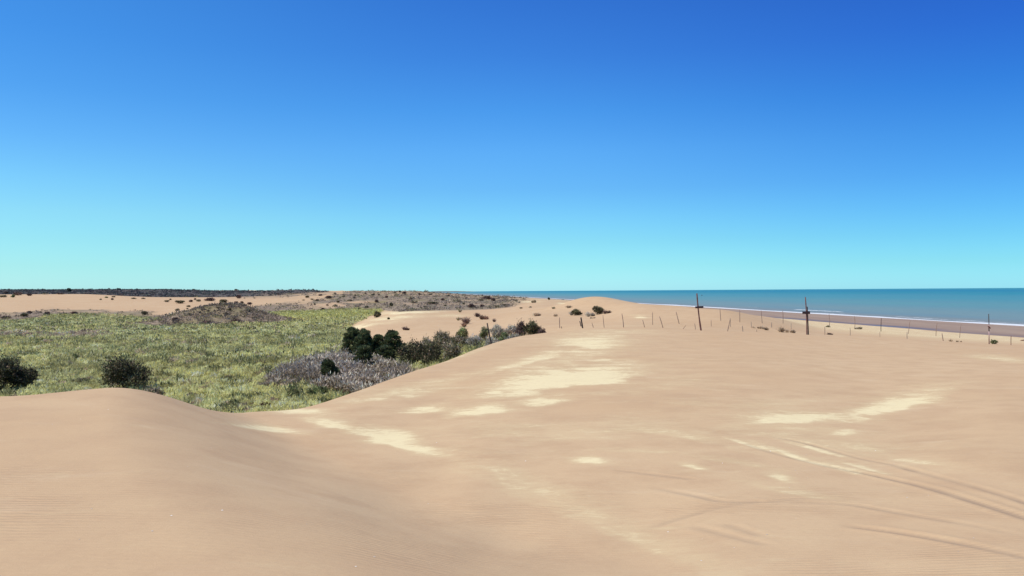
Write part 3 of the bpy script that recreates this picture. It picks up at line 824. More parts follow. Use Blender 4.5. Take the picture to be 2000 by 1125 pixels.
KIND = {  # leaf colour, spread, dry colour, dry share, leaf length, leaf width, spiky, cover
 'pine':   ((0.085, 0.105, 0.046), 0.55, (0.20, 0.16, 0.09), 0.10, 0.20, 0.055, 0.5, 1.30),
 'dark':   ((0.095, 0.092, 0.046), 0.52, (0.24, 0.165, 0.11), 0.16, 0.17, 0.070, 0.4, 1.35),
 'mixed':  ((0.185, 0.175, 0.088), 0.50, (0.44, 0.33, 0.24), 0.45, 0.18, 0.055, 0.7, 0.85),
 'green':  ((0.180, 0.210, 0.085), 0.48, (0.38, 0.31, 0.19), 0.15, 0.18, 0.055, 0.8, 0.85),
 'grey':   ((0.36, 0.34, 0.25), 0.35, (0.50, 0.42, 0.36), 0.45, 0.20, 0.045, 0.9, 0.85),
 'purple': ((0.12, 0.078, 0.066), 0.45, (0.24, 0.15, 0.12), 0.35, 0.18, 0.050, 0.9, 0.8),
 'red':    ((0.26, 0.15, 0.10), 0.35, (0.40, 0.26, 0.18), 0.35, 0.20, 0.040, 1.0, 0.4),
 'tan':    ((0.42, 0.30, 0.19), 0.30, (0.55, 0.42, 0.29), 0.35, 0.30, 0.035, 1.6, 0.5),
}

def bush(name, px, Y, top, wpx, kind, label, cat='shrub', group=None, depth=0.9, base=None, lobes=None, zfix=None):
    X, Y, z = world_pt(px, Y)
    h = EYE - (top - hor(px)) * Y / F - z
    h = max(h, 0.25)
    w = wpx * Y / F
    kb, var, dry, dryp, ll, lw, spk, cov = KIND[kind]
    px_m = Y / 804.0
    s = max(1.0, px_m * 1.5 / ll * 0.6)
    area = w * h + w * w * 0.5
    n = int(min(9000, max(500, cov * 7.0 * area / (ll * lw * s * s))))
    root = empty(name, (X, Y, z - 0.03))
    tag(root, label, cat, group)
    if kind in ('tan', 'red') or (name == 'dune_plant' and kind in ('grey', 'purple', 'mixed')):
        # a spray of stalks fanning out of the sand, several crowns side by side
        nst = int(min(260, max(34, 100 * w)))
        crowns = max(1, int(w / max(h, 0.3) + 0.5))
        cx = rng.uniform(-0.36, 0.36, crowns) * w; cy = rng.uniform(-0.25, 0.25, crowns) * w
        ch = rng.uniform(0.55, 1.0, crowns); ch[rng.integers(crowns)] = 1.0
        q = rng.integers(0, crowns, nst); a = rng.uniform(0, 6.283, nst); lean = rng.uniform(0.05, 1.1, nst)
        L = h * ch[q] * rng.uniform(0.5, 1.0, nst)
        b0 = np.stack([cx[q] + 0.07 * w * rng.normal(size=nst), cy[q] + 0.05 * w * rng.normal(size=nst), np.full(nst, -0.03)], 1)
        dd = unit(np.stack([np.cos(a) * lean, np.sin(a) * lean, np.ones(nst)], 1))
        wst = max(lw, Y / 804.0 * 0.30)
        kk = tints(nst, kb, var, q, dry, dryp)
        parts = [leaf_tris(b0, dd, L, wst, kk * 0.8)]
        for f in (0.35, 0.55, 0.75, 0.92):
            c2 = b0 + dd * (L * f)[:, None]
            d2 = unit(dd + 0.7 * rng.normal(size=(nst, 3)))
            parts.append(leaf_tris(c2, d2, h * 0.22 * rng.uniform(0.4, 1.2, nst), wst * 1.1, kk))
        V = np.concatenate([a_[0] for a_ in parts]); K = np.concatenate([a_[2] for a_ in parts])
        add_mesh('foliage', V, np.arange(len(V)).reshape(-1, 4), M_dry, root, attrs={'tint': K})
        return root
    p, d, k, nrm = bush_points(w * 0.97, w * depth, h * 1.04, lobes or int(7 + w * 1.2), n, spk * 0.6)
    V, Fq, K = leaf_tris(p, d, ll * s * rng.uniform(0.6, 1.3, n), lw * s * rng.uniform(0.7, 1.4, n), tints(n, kb, var, k, dry, dryp), nrm)
    add_mesh('foliage', V, Fq, M_dry if kind in ('tan', 'grey', 'red') else M_leaf, root, attrs={'tint': K})
    st = []
    for i in range(5 if w > 1 else 3):
        a = rng.uniform(0, 6.28); rr = 0.33 * rng.uniform(0.2, 1)
        st.append(tube((0.06 * math.cos(a), 0.06 * math.sin(a), -0.1), (w * rr * math.cos(a), w * depth * rr * math.sin(a), h * rng.uniform(0.5, 0.8)), 0.018 * (1 + h), 0.006 * (1 + h), 5, 0.05 * h))
    V, Fq = join(st)
    add_mesh('stems', V, Fq, M_stem, root)
    return root

def pine(name, px, Y, top, wpx, label, group=None):
    X, Y, z = world_pt(px, Y)
    h = EYE - (top - hor(px)) * Y / F - z
    w = wpx * Y / F
    root = empty(name, (X, Y, z - 0.05))
    tag(root, label, 'pine tree', group)
    tr = [tube((0, 0, -0.1), (0.05 * h * rng.normal(), 0.05 * h * rng.normal(), h * 0.85), 0.035 * h, 0.008 * h, 7, 0.03 * h, 6)]
    P_, D_, K_, N_ = [], [], [], []
    nb = int(30 + 8 * h)
    for i in range(nb):
        t = i / (nb - 1)
        zz = h * (0.08 + 0.80 * t)
        # broad middle, rounded top: young coastal pines
        env = (0.78 + 0.22 * t / 0.3) if t < 0.3 else max(0.0, 1 - ((t - 0.3) / 0.74) ** 2.3) ** 0.65
        rad = w / 2 * max(0.06, env) * (rng.uniform(0.7, 1.0) if rng.uniform() < 0.65 else rng.uniform(1.0, 1.28))
        a = i * 2.399 + rng.normal() * 0.4
        out = np.array([math.cos(a), math.sin(a), 0])
        e = np.array([0, 0, zz]) + out * rad * 0.86 + np.array([0, 0, 0.08 * h * rng.uniform(0.0, 1.0)])
        tr.append(tube((0, 0, zz * 0.92), e, 0.010 * h, 0.003 * h, 4, 0.02 * h, 2))
        n = 240
        q_ = unit(rng.normal(size=(n, 3)))
        s = np.array([0.155 * w, 0.155 * w, 0.075 * h]) * (1.05 - 0.30 * t)
        rr = rng.uniform(0.2, 1, n) ** 0.5
        c = e - out * rad * 0.22 * rng.uniform(0, 2, n)[:, None] + q_ * s * rr[:, None] * (0.8 if t < .9 else 1.3)
        P_.append(c); D_.append(unit(0.5 * q_ + out * 0.5 + np.array([0, 0, 0.9]) + 0.4 * rng.normal(size=(n, 3)))); N_.append(unit(q_ + out * 0.6 + np.array([0, 0, 0.2]))); K_.append(np.full(n, i))
    P_ = np.concatenate(P_); D_ = np.concatenate(D_); K_ = np.concatenate(K_); N_ = np.concatenate(N_)
    P_[:, 2] = np.maximum(P_[:, 2], 0.03)
    n = len(P_)
    kb, var, dry, dryp, ll, lw = KIND['pine'][:6]
    V, Fq, K = leaf_tris(P_, D_, ll * 1.0 * rng.uniform(0.6, 1.3, n), lw * 1.25 * rng.uniform(0.7, 1.3, n), tints(n, kb, var, K_, dry, dryp), N_)
    add_mesh('crown', V, Fq, M_leaf, root, attrs={'tint': K})
    V, Fq = join(tr)
    add_mesh('trunk', V, Fq, M_stem, root)
    return root

# ------------------------------------------------------------------ the marsh grass (nobody could count it)
def zone_at(X, Y):
    z = height(X, Y)
    return z, masks(X, Y, z)

def marsh_grass():
    # one tuft to each cell of a jittered grid, so that tufts stand apart
    cell = 0.76
    gx, gy = np.meshgrid(np.arange(-220, 8, cell), np.arange(24, 292, cell))
    X = (gx + cell * rng.uniform(-0.42, 0.42, gx.shape)).ravel(); Y = (gy + cell * rng.uniform(-0.42, 0.42, gx.shape)).ravel()
    px = 1000 + F * X / Y
    m0 = (px > -170) & (px < 1090)
    X, Y, px = X[m0], Y[m0], px[m0]; N = len(X)
    X = (px - 1000) / F * Y
    z, (veg, sc, *_r) = zone_at(X, Y)
    py = hor(px) + F * (EYE - z) / Y
    keep = (veg > 0.5)
    # thin out strips that carry the silvery scrub
    X, Y, z, px, py = X[keep], Y[keep], z[keep], px[keep], py[keep]
    n = len(X)
    big = fbm(X / 22, Y / 22, 101, 3); mid = fbm(X / 5, Y / 5, 102, 3); fine = rng.normal(size=n)
    col = np.empty((n, 3))
    olive = np.array([0.68, 0.625, 0.265]); yel = np.array([0.78, 0.72, 0.28]); drk = np.array([0.20, 0.20, 0.09]); pur = np.array([0.46, 0.35, 0.25])
    grn = np.array([0.56, 0.58, 0.275])
    t = sstep(-0.35, 0.45, big + 0.5 * mid)[:, None]
    col = olive * (1 - t) + yel * t
    g2 = (sstep(0.1, 0.5, fbm(X / 12, Y / 12, 105, 2)) * 0.6)[:, None]
    col = col * (1 - g2) + grn * g2
    dm = sstep(0.25, 0.5, -mid + 0.25 * fine)[:, None] * 0.6
    col = col * (1 - dm) + drk * dm
    dots = rng.uniform(size=n) < 0.05
    col[dots] = np.array([0.15, 0.165, 0.075])
    pm = (rng.uniform(size=n) < 0.05)
    pz = (np.exp(-((Y - 137 + 8 * mid) / 9) ** 2) * sstep(-100, 60, px) * (1 - sstep(180, 260, px)) > 0.45) & (rng.uniform(size=n) < 0.75)
    pz2 = (np.exp(-((Y - 195) / 14) ** 2) * np.exp(-((px - 530) / 45) ** 2) > 0.4) & (rng.uniform(size=n) < 0.6)
    pm = pm | pz | pz2
    col[pm] = pur * np.exp(0.25 * rng.normal(size=pm.sum()))[:, None]
    yb = (np.exp(-((Y - 235) / 40) ** 2) * sstep(480, 560, px))[:, None]
    col = col * (1 - 0.55 * yb) + np.array([0.74, 0.68, 0.20]) * 0.55 * yb
    hgt = np.clip(0.60 + 0.20 * mid + 0.20 * fine, 0.25, 1.25) * (1 + 0.35 * (dm[:, 0] > 0.4)) * (1 + 0.5 * dots)
    col = col * np.exp(0.27 * rng.normal(size=n))[:, None]
    Vs, Fs, Ks, o = [], [], [], 0
    for sel, nb, wd in ((Y < 80, 84, 0.060), ((Y >= 80) & (Y < 135), 38, 0.10), (Y >= 135, 14, 0.21)):
        i = np.where(sel)[0]
        if len(i) == 0: continue
        r = np.repeat(i, nb); m = len(r)
        a = rng.uniform(0, 2 * math.pi, m); sp = rng.uniform(0, 1, m) ** 0.55
        rad = hgt[r] * 0.72 * sp
        up_ = np.sqrt(np.maximum(0, 1 - sp ** 2))
        c = np.stack([X[r] + rad * np.cos(a), Y[r] + rad * np.sin(a), z[r] + hgt[r] * up_ * 0.46 - 0.04], 1)
        nr = unit(np.stack([np.cos(a) * sp, np.sin(a) * sp, 0.55 + up_], 1))
        tng = unit(np.stack([-np.cos(a) * up_, -np.sin(a) * up_, sp + 0.2], 1))
        loose = (rng.uniform(size=m) < 0.20)[:, None]
        d = unit(np.where(loose, nr + 0.5 * rng.normal(size=(m, 3)), tng + 0.55 * rng.normal(size=(m, 3))))
        cc = col[r] * np.exp(0.24 * rng.normal(size=m))[:, None]
        hi = rng.uniform(size=m) < 0.10
        cc[hi] = cc[hi] * 0.5 + np.array([0.80, 0.74, 0.52]) * 0.5
        V, Fq, K = leaf_tris(c, d, hgt[r] * rng.uniform(0.22, 0.48, m), wd * rng.uniform(0.6, 1.4, m), np.clip(cc, 0, 0.8), nr)
        Vs.append(V); Fs.append(Fq + o); Ks.append(K); o += len(V)
    ob = add_mesh('marsh_grass', np.concatenate(Vs), np.concatenate(Fs), M_grass, attrs={'tint': np.concatenate(Ks)})
    tag(ob, 'yellow-green tussock grass covering the low valley floor', 'grass', kind='stuff')
marsh_grass()

def scatter_stuff(name, label, cat, X, Y, z, size, col, nb, mat, up=0.6, wfac=0.35, flatz=0.7):
    n = len(X)
    r = np.repeat(np.arange(n), nb); m = len(r)
    q_ = unit(rng.normal(size=(m, 3))); q_[:, 2] = np.abs(q_[:, 2])
    s = size[r][:, None]
    c = np.stack([X[r], Y[r], z[r]], 1) + q_ * s * np.array([1, 1, flatz]) * (rng.uniform(0.1, 0.75, m) ** 0.5)[:, None]
    d = unit(q_ + np.array([0, 0, up]) + 0.3 * rng.normal(size=(m, 3)))
    nrm = unit(q_ + np.array([0, 0, 0.3]))
    cc = np.clip(col[r] * np.exp(0.28 * rng.normal(size=m))[:, None], 0, 0.8)
    V, Fq, K = leaf_tris(c, d, size[r] * rng.uniform(0.35, 0.8, m), size[r] * wfac * rng.uniform(0.6, 1.4, m), cc, nrm)
    ob = add_mesh(name, V, Fq, mat, attrs={'tint': K})
    tag(ob, label, cat, kind='stuff')
    return ob

def scrub():
    N = 30000
    Y = np.exp(rng.uniform(math.log(165), math.log(1500), N)); px = rng.uniform(-100, 1060, N)
    Y[:5000] = rng.uniform(165, 225, 5000); px[:5000] = rng.uniform(310, 540, 5000)
    X = (px - 1000) / F * Y
    z, (veg, sc, wet, pale, dk, run) = zone_at(X, Y)
    keep = (sc > 0.35) & (rng.uniform(size=N) < sc * (0.25 + 0.75 * sstep(-0.25, 0.25, fbm(X / 12, Y / 12, 111, 3)))) & (dk < 0.5)
    X, Y, z = X[keep], Y[keep], z[keep]; n = len(X)
    t = rng.uniform(size=n)[:, None]; v = fbm(X / 10, Y / 10, 112, 2)[:, None]
    col = np.where(t < 0.5, [[0.245, 0.190, 0.145]], np.where(t < 0.8, [[0.41, 0.325, 0.235]], [[0.28, 0.25, 0.13]])) * (1 + 0.4 * v)
    size = np.clip(0.34 * np.exp(0.45 * rng.normal(size=n)), 0.18, 1.0) * (0.6 + Y / 480)
    scatter_stuff('dune_scrub', 'low brown heathy scrub on the hummocky dunes beyond the valley', 'scrub', X, Y, z, size, col, 12, M_leaf)
scrub()

def shrubland():
    N = 15000
    Y = rng.uniform(470, 1500, N); px = rng.uniform(-250, 640, N)
    X = (px - 1000) / F * Y
    z, (veg, sc, wet, pale, dk, run) = zone_at(X, Y)
    keep = dk > 0.45
    X, Y, z = X[keep], Y[keep], z[keep]; n = len(X)
    t = rng.uniform(size=n)[:, None]
    col = np.where(t < 0.65, [[0.105, 0.105, 0.10]], np.where(t < 0.9, [[0.17, 0.13, 0.12]], [[0.20, 0.21, 0.16]]))
    size = np.clip(0.75 * np.exp(0.35 * rng.normal(size=n)), 0.5, 1.9)
    scatter_stuff('dark_shrubland', 'dark band of dense coastal shrubs along the left skyline', 'shrubland', X, Y, z, size, col, 14, M_leaf, wfac=0.5)
shrubland()

def in_poly(x, y, poly):
    c = np.zeros(len(x), bool); j = len(poly) - 1
    for i in range(len(poly)):
        xi, yi = poly[i]; xj, yj = poly[j]
        with np.errstate(all='ignore'):
            c ^= ((yi > y) != (yj > y)) & (x < (xj - xi) * (y - yi) / (yj - yi) + xi)
        j = i
    return c

def silvery():
    poly = [(498, 756), (530, 737), (575, 720), (640, 707), (700, 706), (740, 716), (790, 724), (805, 765), (740, 790), (690, 782), (650, 768), (600, 757), (550, 764)]
    N = 11500
    Y = rng.uniform(45, 82, N); px = rng.uniform(490, 810, N); X = (px - 1000) / F * Y
    z = height(X, Y); py = hor(px) + F * (EYE - z) / Y
    jx = 8 * fbm(X / 1.5, Y / 1.5, 121, 2); jy = 5 * fbm(X / 2, Y / 2, 122, 2)
    keep = in_poly(px + 1.6 * jx, py + 1.6 * jy, poly) & (z < 4) & (rng.uniform(size=N) < sstep(-0.55, 0.0, fbm(X / 0.9, Y / 0.9, 128, 3)))
    X, Y, z, px, py = [a[keep] for a in (X, Y, z, px, py)]
    n = len(X)
    Vs, Fs, Ks, o = [], [], [], 0
    nb = 16
    r = np.repeat(np.arange(n), nb); m = len(r)
    H = np.clip(0.95 + 0.45 * fbm(X / 2.2, Y / 2.2, 123, 2) + 0.20 * rng.normal(size=n) + 0.4 * np.exp(-((px - 650) / 45) ** 2), 0.35, 1.8)[r] * (0.45 + 0.55 * sstep(-0.35, 0.0, fbm(X / 1.3, Y / 1.3, 127, 2)))[r] * sstep(0, 0.35, np.minimum((px - 500) / 120, 1))[r].clip(0.4, 1)
    t = rng.uniform(0, 1, m)
    a = rng.uniform(0, 6.28, m)
    c = np.stack([X[r] + 0.16 * np.cos(a), Y[r] + 0.16 * np.sin(a), z[r] + H * t * 0.78], 1)
    d = unit(np.stack([0.6 * np.cos(a), 0.6 * np.sin(a), np.full(m, 0.8)], 1) + 0.35 * rng.normal(size=(m, 3)))
    nr = unit(np.stack([0.7 * np.cos(a), 0.7 * np.sin(a), np.full(m, 0.8)], 1))
    stem = np.array([0.20, 0.15, 0.09]); tip = np.array([0.78, 0.64, 0.49])
    k = sstep(0.62, 0.98, t + 0.15 * rng.normal(size=m))[:, None]
    patch = (0.55 + 0.45 * sstep(-0.4, 0.3, fbm(X / 3, Y / 3, 124, 2)))[r][:, None]
    cc = (stem * (1 - k) + tip * k * patch) * np.exp(0.2 * rng.normal(size=m))[:, None]
    V, Fq, K = leaf_tris(c, d, 0.30 * rng.uniform(0.7, 1.3, m), 0.070 * rng.uniform(0.7, 1.5, m), np.clip(cc, 0, 0.8), nr)
    ob = add_mesh('silvery_scrub', V, Fq, M_dry, attrs={'tint': K})
    tag(ob, 'mass of silvery plumed dry stems below the dark pines', 'scrub', kind='stuff')
silvery()

# ------------------------------------------------------------------ single trees and shrubs near the valley
PG = 'young pines behind the near dune'
pine('pine_tree', 689, 84, 640, 44, 'leftmost dark pine of the clump, rounded crown above the grass', PG)
pine('pine_tree', 712, 82, 643, 38, 'dark pine pressed against the right side of the leftmost pine', PG)
pine('pine_tree', 739, 83, 653, 32, 'narrow dark pine in the middle of the pine clump', PG)
pine('pine_tree', 766, 81, 646, 48, 'broad dark pine at the right end of the pine clump', PG)
pine('pine_tree', 710, 71, 676, 40, 'low dark pine standing in front of the clump in silvery scrub', PG)
pine('pine_tree', 752, 76, 676, 44, 'squat dark pine filling the gap under the broad right-hand pine', PG)
pine('pine_tree', 641, 60, 703, 36, 'small dark pine alone inside the silvery scrub', PG)
BG = 'shrubs along the lee of the big dune'
bush('shrub', 806, 72, 660, 70, 'dark', 'dark green shrub just right of the pine clump, against the dune edge', group=BG)
bush('shrub', 833, 76, 654, 58, 'mixed', 'olive and brown shrub behind the dark shrub right of the pines', group=BG)
bush('shrub', 842, 67, 668, 66, 'dark', 'low dark shrub in the shade line of the dune edge, right of the pines', group=BG)
bush('shrub', 862, 77, 643, 66, 'mixed', 'tallest brown-grey shrub of the thicket midway along the dune edge', group=BG)
bush('shrub', 895, 75, 650, 56, 'mixed', 'brown twiggy shrub at the right shoulder of the thicket', group=BG)
bush('shrub', 880, 66, 664, 48, 'mixed', 'front shrub of the thicket with its foot cut off by the dune edge', group=BG)
bush('shrub', 902, 88, 636, 32, 'green', 'grey-green shrub below the reddish twigs on the pale sand', group=BG)
bush('shrub', 925, 72, 652, 42, 'grey', 'pale grey shrub left of the lone black post', group=BG)
bush('shrub', 946, 80, 634, 24, 'green', 'green spiky shrub just behind the lone black post', group=BG)
bush('shrub', 970, 78, 635, 42, 'grey', 'tall grey dry shrub right of the lone black post', group=BG)
bush('shrub', 998, 80, 632, 34, 'grey', 'grey dry shrub touching the left side of the purple shrub', group=BG)
bush('shrub', 985, 66, 643, 34, 'green', 'dark green low shrub in front of the grey dry shrubs', group=BG)
bush('shrub', 960, 60, 654, 46, 'grey', 'silvery low shrub at the foot of the lone black post', group=BG)
bush('shrub', 1000, 64, 650, 40, 'grey', 'silvery low shrub on the dune edge below the purple shrub', group=BG)
bush('shrub', 1016, 72, 622, 30, 'purple', 'purple-brown shrub beside the round dark green shrub', group=BG)
bush('shrub', 1040, 70, 622, 40, 'dark', 'round dark green shrub at the upper end of the dune edge', group=BG)
bush('shrub', 1058, 67, 636, 20, 'purple', 'low trailing shrub at the right foot of the round dark green shrub', group=BG)
LG = 'dark shrubs at the near edge of the grass'
bush('shrub', 0, 57, 688, 92, 'dark', 'large dark shrub cut off by the left edge of the photo', group=LG, lobes=12)
bush('shrub', 52, 58, 713, 62, 'dark', 'smaller dark shrub right beside the large one at the left edge', group=LG)
bush('shrub', 250, 56, 689, 112, 'dark', 'large dome-shaped dark shrub behind the left dune crest', group=LG, lobes=14)
bush('shrub', 302, 50, 752, 40, 'mixed', 'brownish low shrub at the right foot of the dome-shaped shrub', group=LG)
VG_ = 'small dark shrubs dotted in the valley grass'
for (a, b_y, t, w, kd, lb) in [
 (350, 745, 730, 28, 'green', 'dark low shrub in the grass right of the dome-shaped shrub'),
 (372, 780, 766, 30, 'mixed', 'olive shrub in the grass just above the dip between the dunes'),
 (100, 752, 741, 34, 'mixed', 'brown-green low shrub in the grass between the two largest shrubs'),
 (155, 749, 738, 34, 'mixed', 'flat brown shrub just left of the dome-shaped shrub'),
 (145, 703, 690, 16, 'green', 'small round green shrub in the open grass on the left'),
 (572, 782, 748, 44, 'green', 'green shrub at the lower edge of the silvery scrub'),
 (618, 782, 752, 46, 'green', 'bright green leafy shrub under the silvery scrub near the dune'),
 (483, 755, 742, 26, 'mixed', 'brown-olive shrub left of the silvery scrub'),
 (516, 795, 784, 26, 'purple', 'dark purple tuft close above the dune saddle'),
 (470, 690, 682, 30, 'mixed', 'dark patchy shrub in the middle of the grass'),
 (736, 620, 606, 19, 'dark', 'round dark shrub at the upper left corner of the pale sand sheet')]:
    bush('shrub', a, hit(a, b_y), t, w, kd, lb, group=VG_)

# on the open sand behind
OG = 'sparse plants on the open sand behind the thicket'
for (a, b_y, t, w, kd, lb) in [
 (789, 645, 636, 22, 'purple', 'row of dry dark stalks alone on the pale sand above the pines'),
 (915, 633, 618, 22, 'purple', 'reddish-brown bush on the sand above the grey-green shrub'),
 (906, 639, 627, 14, 'red', 'rusty twigs leaning out of the grey-green shrub top'),
 (932, 619, 609, 15, 'purple', 'small dark bush on the sand left of the reddish twig fan'),
 (948, 624, 613, 24, 'red', 'fan of thin reddish twigs on the sand'),
 (964, 629, 621, 9, 'purple', 'tiny brown bush right of the reddish twig fan'),
 (894, 626, 618, 6, 'mixed', 'thin upright sprig left of the reddish-brown bush'),
 (901, 624, 619, 10, 'mixed', 'tiny low sprig touching the left side of the reddish-brown bush'),
 (899, 610, 603, 8, 'mixed', 'small dark sprig near the top rim of the pale sand sheet'),
 (759, 624, 620, 5, 'dark', 'tiny dark tuft near the left tip of the pale sand sheet'),
 (1053, 617, 609, 22, 'tan', 'sprawling straw-coloured tuft on the sand above the round shrub'),
 (1088, 618, 612, 13, 'tan', 'small straw-coloured tuft left of the two dark bushes on the sand'),
 (1110, 601, 595, 20, 'tan', 'flat olive tuft at the foot of the smooth sand hill'),
 (1081, 603, 598, 8, 'mixed', 'tiny dark tuft left of the smooth sand hill'),
 (1045, 591, 585, 16, 'mixed', 'grey-green tuft in the sand near the far surf'),
 (1072, 586, 581, 5, 'dark', 'tiny dark bush on the far sand rim against the surf line'),
 (1125, 616, 603, 26, 'dark', 'dark left bush of the pair below the smooth sand hill'),
 (1112, 616, 606, 12, 'grey', 'pale grey bush leaning on the left of the dark bush pair'),
 (1168, 614, 597, 30, 'dark', 'largest dark bush below the smooth sand hill'),
 (1154, 618, 607, 22, 'grey', 'grey dry bush between the two dark ones below the sand hill'),
 (1183, 613, 603, 18, 'purple', 'mauve-grey bush at the right side of the largest dark bush'),
 (1157, 622, 618, 12, 'tan', 'low dry runner on the sand in front of the grey dry bush'),
 (1481, 642, 635, 26, 'tan', 'left tuft of the straw-brown dune grass behind the thin posts'),
 (1498, 645, 637, 16, 'tan', 'middle tuft of the straw-brown dune grass behind the thin posts'),
 (1517, 648, 635, 24, 'tan', 'tallest tuft of the straw-brown dune grass left of the twin poles'),
 (1545, 650, 642, 16, 'tan', 'last tuft of the straw-brown dune grass, nearest the twin poles'),
 (1534, 649, 641, 10, 'tan', 'thin tuft between the tallest and the last straw-brown tuft'),
 (1623, 654, 648, 14, 'purple', 'low dark red mound plant right of the twin poles'),
 (1615, 639, 634, 14, 'mixed', 'dark tuft at the foot of the thin pole right of the twin poles'),
 (1676, 643, 637, 20, 'mixed', 'dark sprawling tuft on the beach sand'),
 (1857, 667, 660, 8, 'tan', 'upright tuft right of the leaning short post'),
 (1872, 668, 663, 10, 'tan', 'low tuft second right of the leaning short post'),
 (1940, 672, 664, 18, 'green', 'green tuft at the foot of the red and white pole'),
 (1996, 666, 661, 18, 'red', 'rusty tuft cut off by the right edge of the photo')]:
    bush('dune_plant', a, hit(a, b_y), t, w, kd, lb, 'plant', OG)

# ------------------------------------------------------------------ small far shrubs, copies of a few shapes
protos = []
for kd in ('dark', 'purple', 'mixed', 'green'):
    n = 700
    p, d, k, nrm = bush_points(2.0, 2.0, 1.0, 7, n, 0.2)
    kb, var, dry, dryp = KIND[kd][:4]
    V, Fq, K = leaf_tris(p, d, 0.30 * rng.uniform(0.6, 1.3, n), 0.13 * rng.uniform(0.7, 1.4, n), tints(n, kb, var, k, dry, dryp), nrm)
    protos.append((V, Fq, K))
pmesh = {}
def far_shrub(px, py, w, h, kd, label, group):
    Y = hit(px, py)
    X, Y, z = world_pt(px, Y)
    s = w * Y / F / 2.0
    hz = h * Y / F
    name = 'far_shrub'
    if kd not in pmesh:
        V, Fq, K = protos[kd]
        o = add_mesh(name, V, Fq, M_leaf, attrs={'tint': K})
        pmesh[kd] = o
    else:
        o = pmesh[kd].copy(); COL.objects.link(o)
    o.name = name
    o.location = (X, Y, z - 0.05 * hz)
    o.scale = (s, s, hz)
    o.rotation_euler = (0, 0, rng.uniform(0, 6.28))
    tag(o, label, 'shrub', group)

FARS = [
 ('dark shrub on the far left dune crest', 'shrubs on the far dune crest',
  [(7, 581, 16, 5, 0), (26, 581, 10, 6, 3), (35, 577, 20, 7, 1), (57, 578, 11, 5, 1), (88, 575, 14, 3, 2), (118, 575, 18, 3, 1), (12, 574, 14, 5, 1), (208, 582, 8, 3, 3), (222, 581, 8, 3, 0), (197, 586, 6, 3, 2), (219, 586, 7, 4, 1), (260, 584, 13, 3, 2), (279, 584, 10, 3, 2)]),
 ('dark shrub at the foot of the far left dune', 'shrubs at the foot of the far dune',
  [(45, 619, 17, 8, 0), (57, 612, 13, 5, 1), (92, 618, 16, 10, 1), (79, 611, 8, 3, 2), (127, 615, 14, 4, 1), (145, 613, 19, 5, 1), (283, 615, 17, 8, 0), (10, 622, 24, 5, 1), (188, 616, 16, 3, 2)]),
 ('dark shrub on sand behind the brown hummock', 'shrubs behind the brown hummock',
  [(325, 590, 13, 4, 0), (352, 593, 22, 7, 0), (373, 590, 10, 5, 1), (381, 586, 6, 4, 1), (388, 589, 12, 5, 2), (333, 586, 6, 3, 1), (466, 583, 13, 8, 1), (478, 583, 5, 2, 0), (599, 582, 10, 5, 0), (497, 583, 5, 2, 0)]),
 ('dark shrub on the brown hummock', 'shrubs on the brown hummock',
  [(411, 588, 26, 7, 1), (438, 592, 20, 8, 0), (431, 596, 10, 5, 0), (461, 594, 12, 6, 1), (472, 592, 9, 4, 1), (487, 595, 13, 5, 1), (369, 600, 9, 4, 0), (347, 607, 11, 5, 2), (366, 604, 6, 3, 2), (449, 607, 6, 6, 0), (369, 617, 10, 6, 2), (342, 628, 20, 9, 1), (404, 632, 26, 6, 1), (390, 613, 6, 4, 0), (462, 630, 26, 7, 1), (440, 614, 16, 4, 2), (484, 608, 14, 5, 2), (425, 602, 10, 3, 2), (497, 622, 12, 5, 2)]),
 ('dark shrub in the middle-distance brown scrub', 'shrubs in the middle-distance scrub',
  [(693, 578, 6, 3, 0), (729, 577, 6, 4, 0), (691, 582, 7, 3, 0), (671, 580, 8, 3, 0), (660, 592, 7, 5, 0), (683, 588, 14, 4, 2), (630, 606, 11, 5, 1), (655, 599, 12, 5, 2), (717, 602, 11, 5, 0), (735, 591, 10, 6, 1), (702, 605, 9, 4, 1), (615, 596, 6, 4, 0), (639, 597, 7, 3, 1), (609, 586, 7, 3, 0), (592, 587, 8, 2, 0), (620, 588, 12, 4, 1), (641, 583, 16, 6, 1), (626, 578, 10, 4, 1), (654, 575, 8, 4, 2), (740, 577, 5, 3, 1), (714, 574, 6, 3, 1)]),
 ('dark shrub in the scrub belt by the sea', 'shrubs in the scrub belt by the sea',
  [(790, 574, 12, 5, 1), (781, 571, 6, 3, 0), (771, 572, 6, 3, 1), (765, 599, 10, 9, 0), (848, 594, 28, 5, 0), (952, 585, 28, 7, 1), (963, 588, 12, 6, 1), (920, 601, 18, 8, 1), (941, 600, 12, 6, 1), (841, 576, 9, 3, 0), (865, 587, 10, 5, 1), (877, 579, 11, 4, 1), (819, 576, 8, 4, 1), (972, 600, 10, 5, 2), (985, 599, 7, 6, 0), (755, 582, 8, 5, 1), (805, 585, 16, 6, 2), (870, 598, 9, 3, 0), (810, 592, 18, 5, 2), (893, 590, 20, 6, 2), (905, 595, 8, 4, 0), (830, 600, 8, 3, 0), (938, 588, 16, 5, 2), (1005, 582, 5, 2, 0), (1015, 582, 7, 2, 0), (1008, 589, 8, 4, 2), (1017, 603, 7, 3, 0), (1036, 601, 7, 3, 2), (790, 598, 8, 4, 0), (1022, 585, 5, 3, 2), (1014, 592, 5, 3, 2), (1100, 586, 7, 1.5, 0)]),
]
ORD = ['first', 'second', 'third', 'fourth', 'fifth', 'sixth', 'seventh', 'eighth', 'ninth', 'tenth', 'eleventh', 'twelfth',
       'thirteenth', 'fourteenth', 'fifteenth', 'sixteenth', 'seventeenth', 'eighteenth', 'nineteenth', 'twentieth']
ORD += ['twenty-' + o for o in ORD[:9]] + ['thirtieth'] + ['thirty-' + o for o in ORD[:9]]
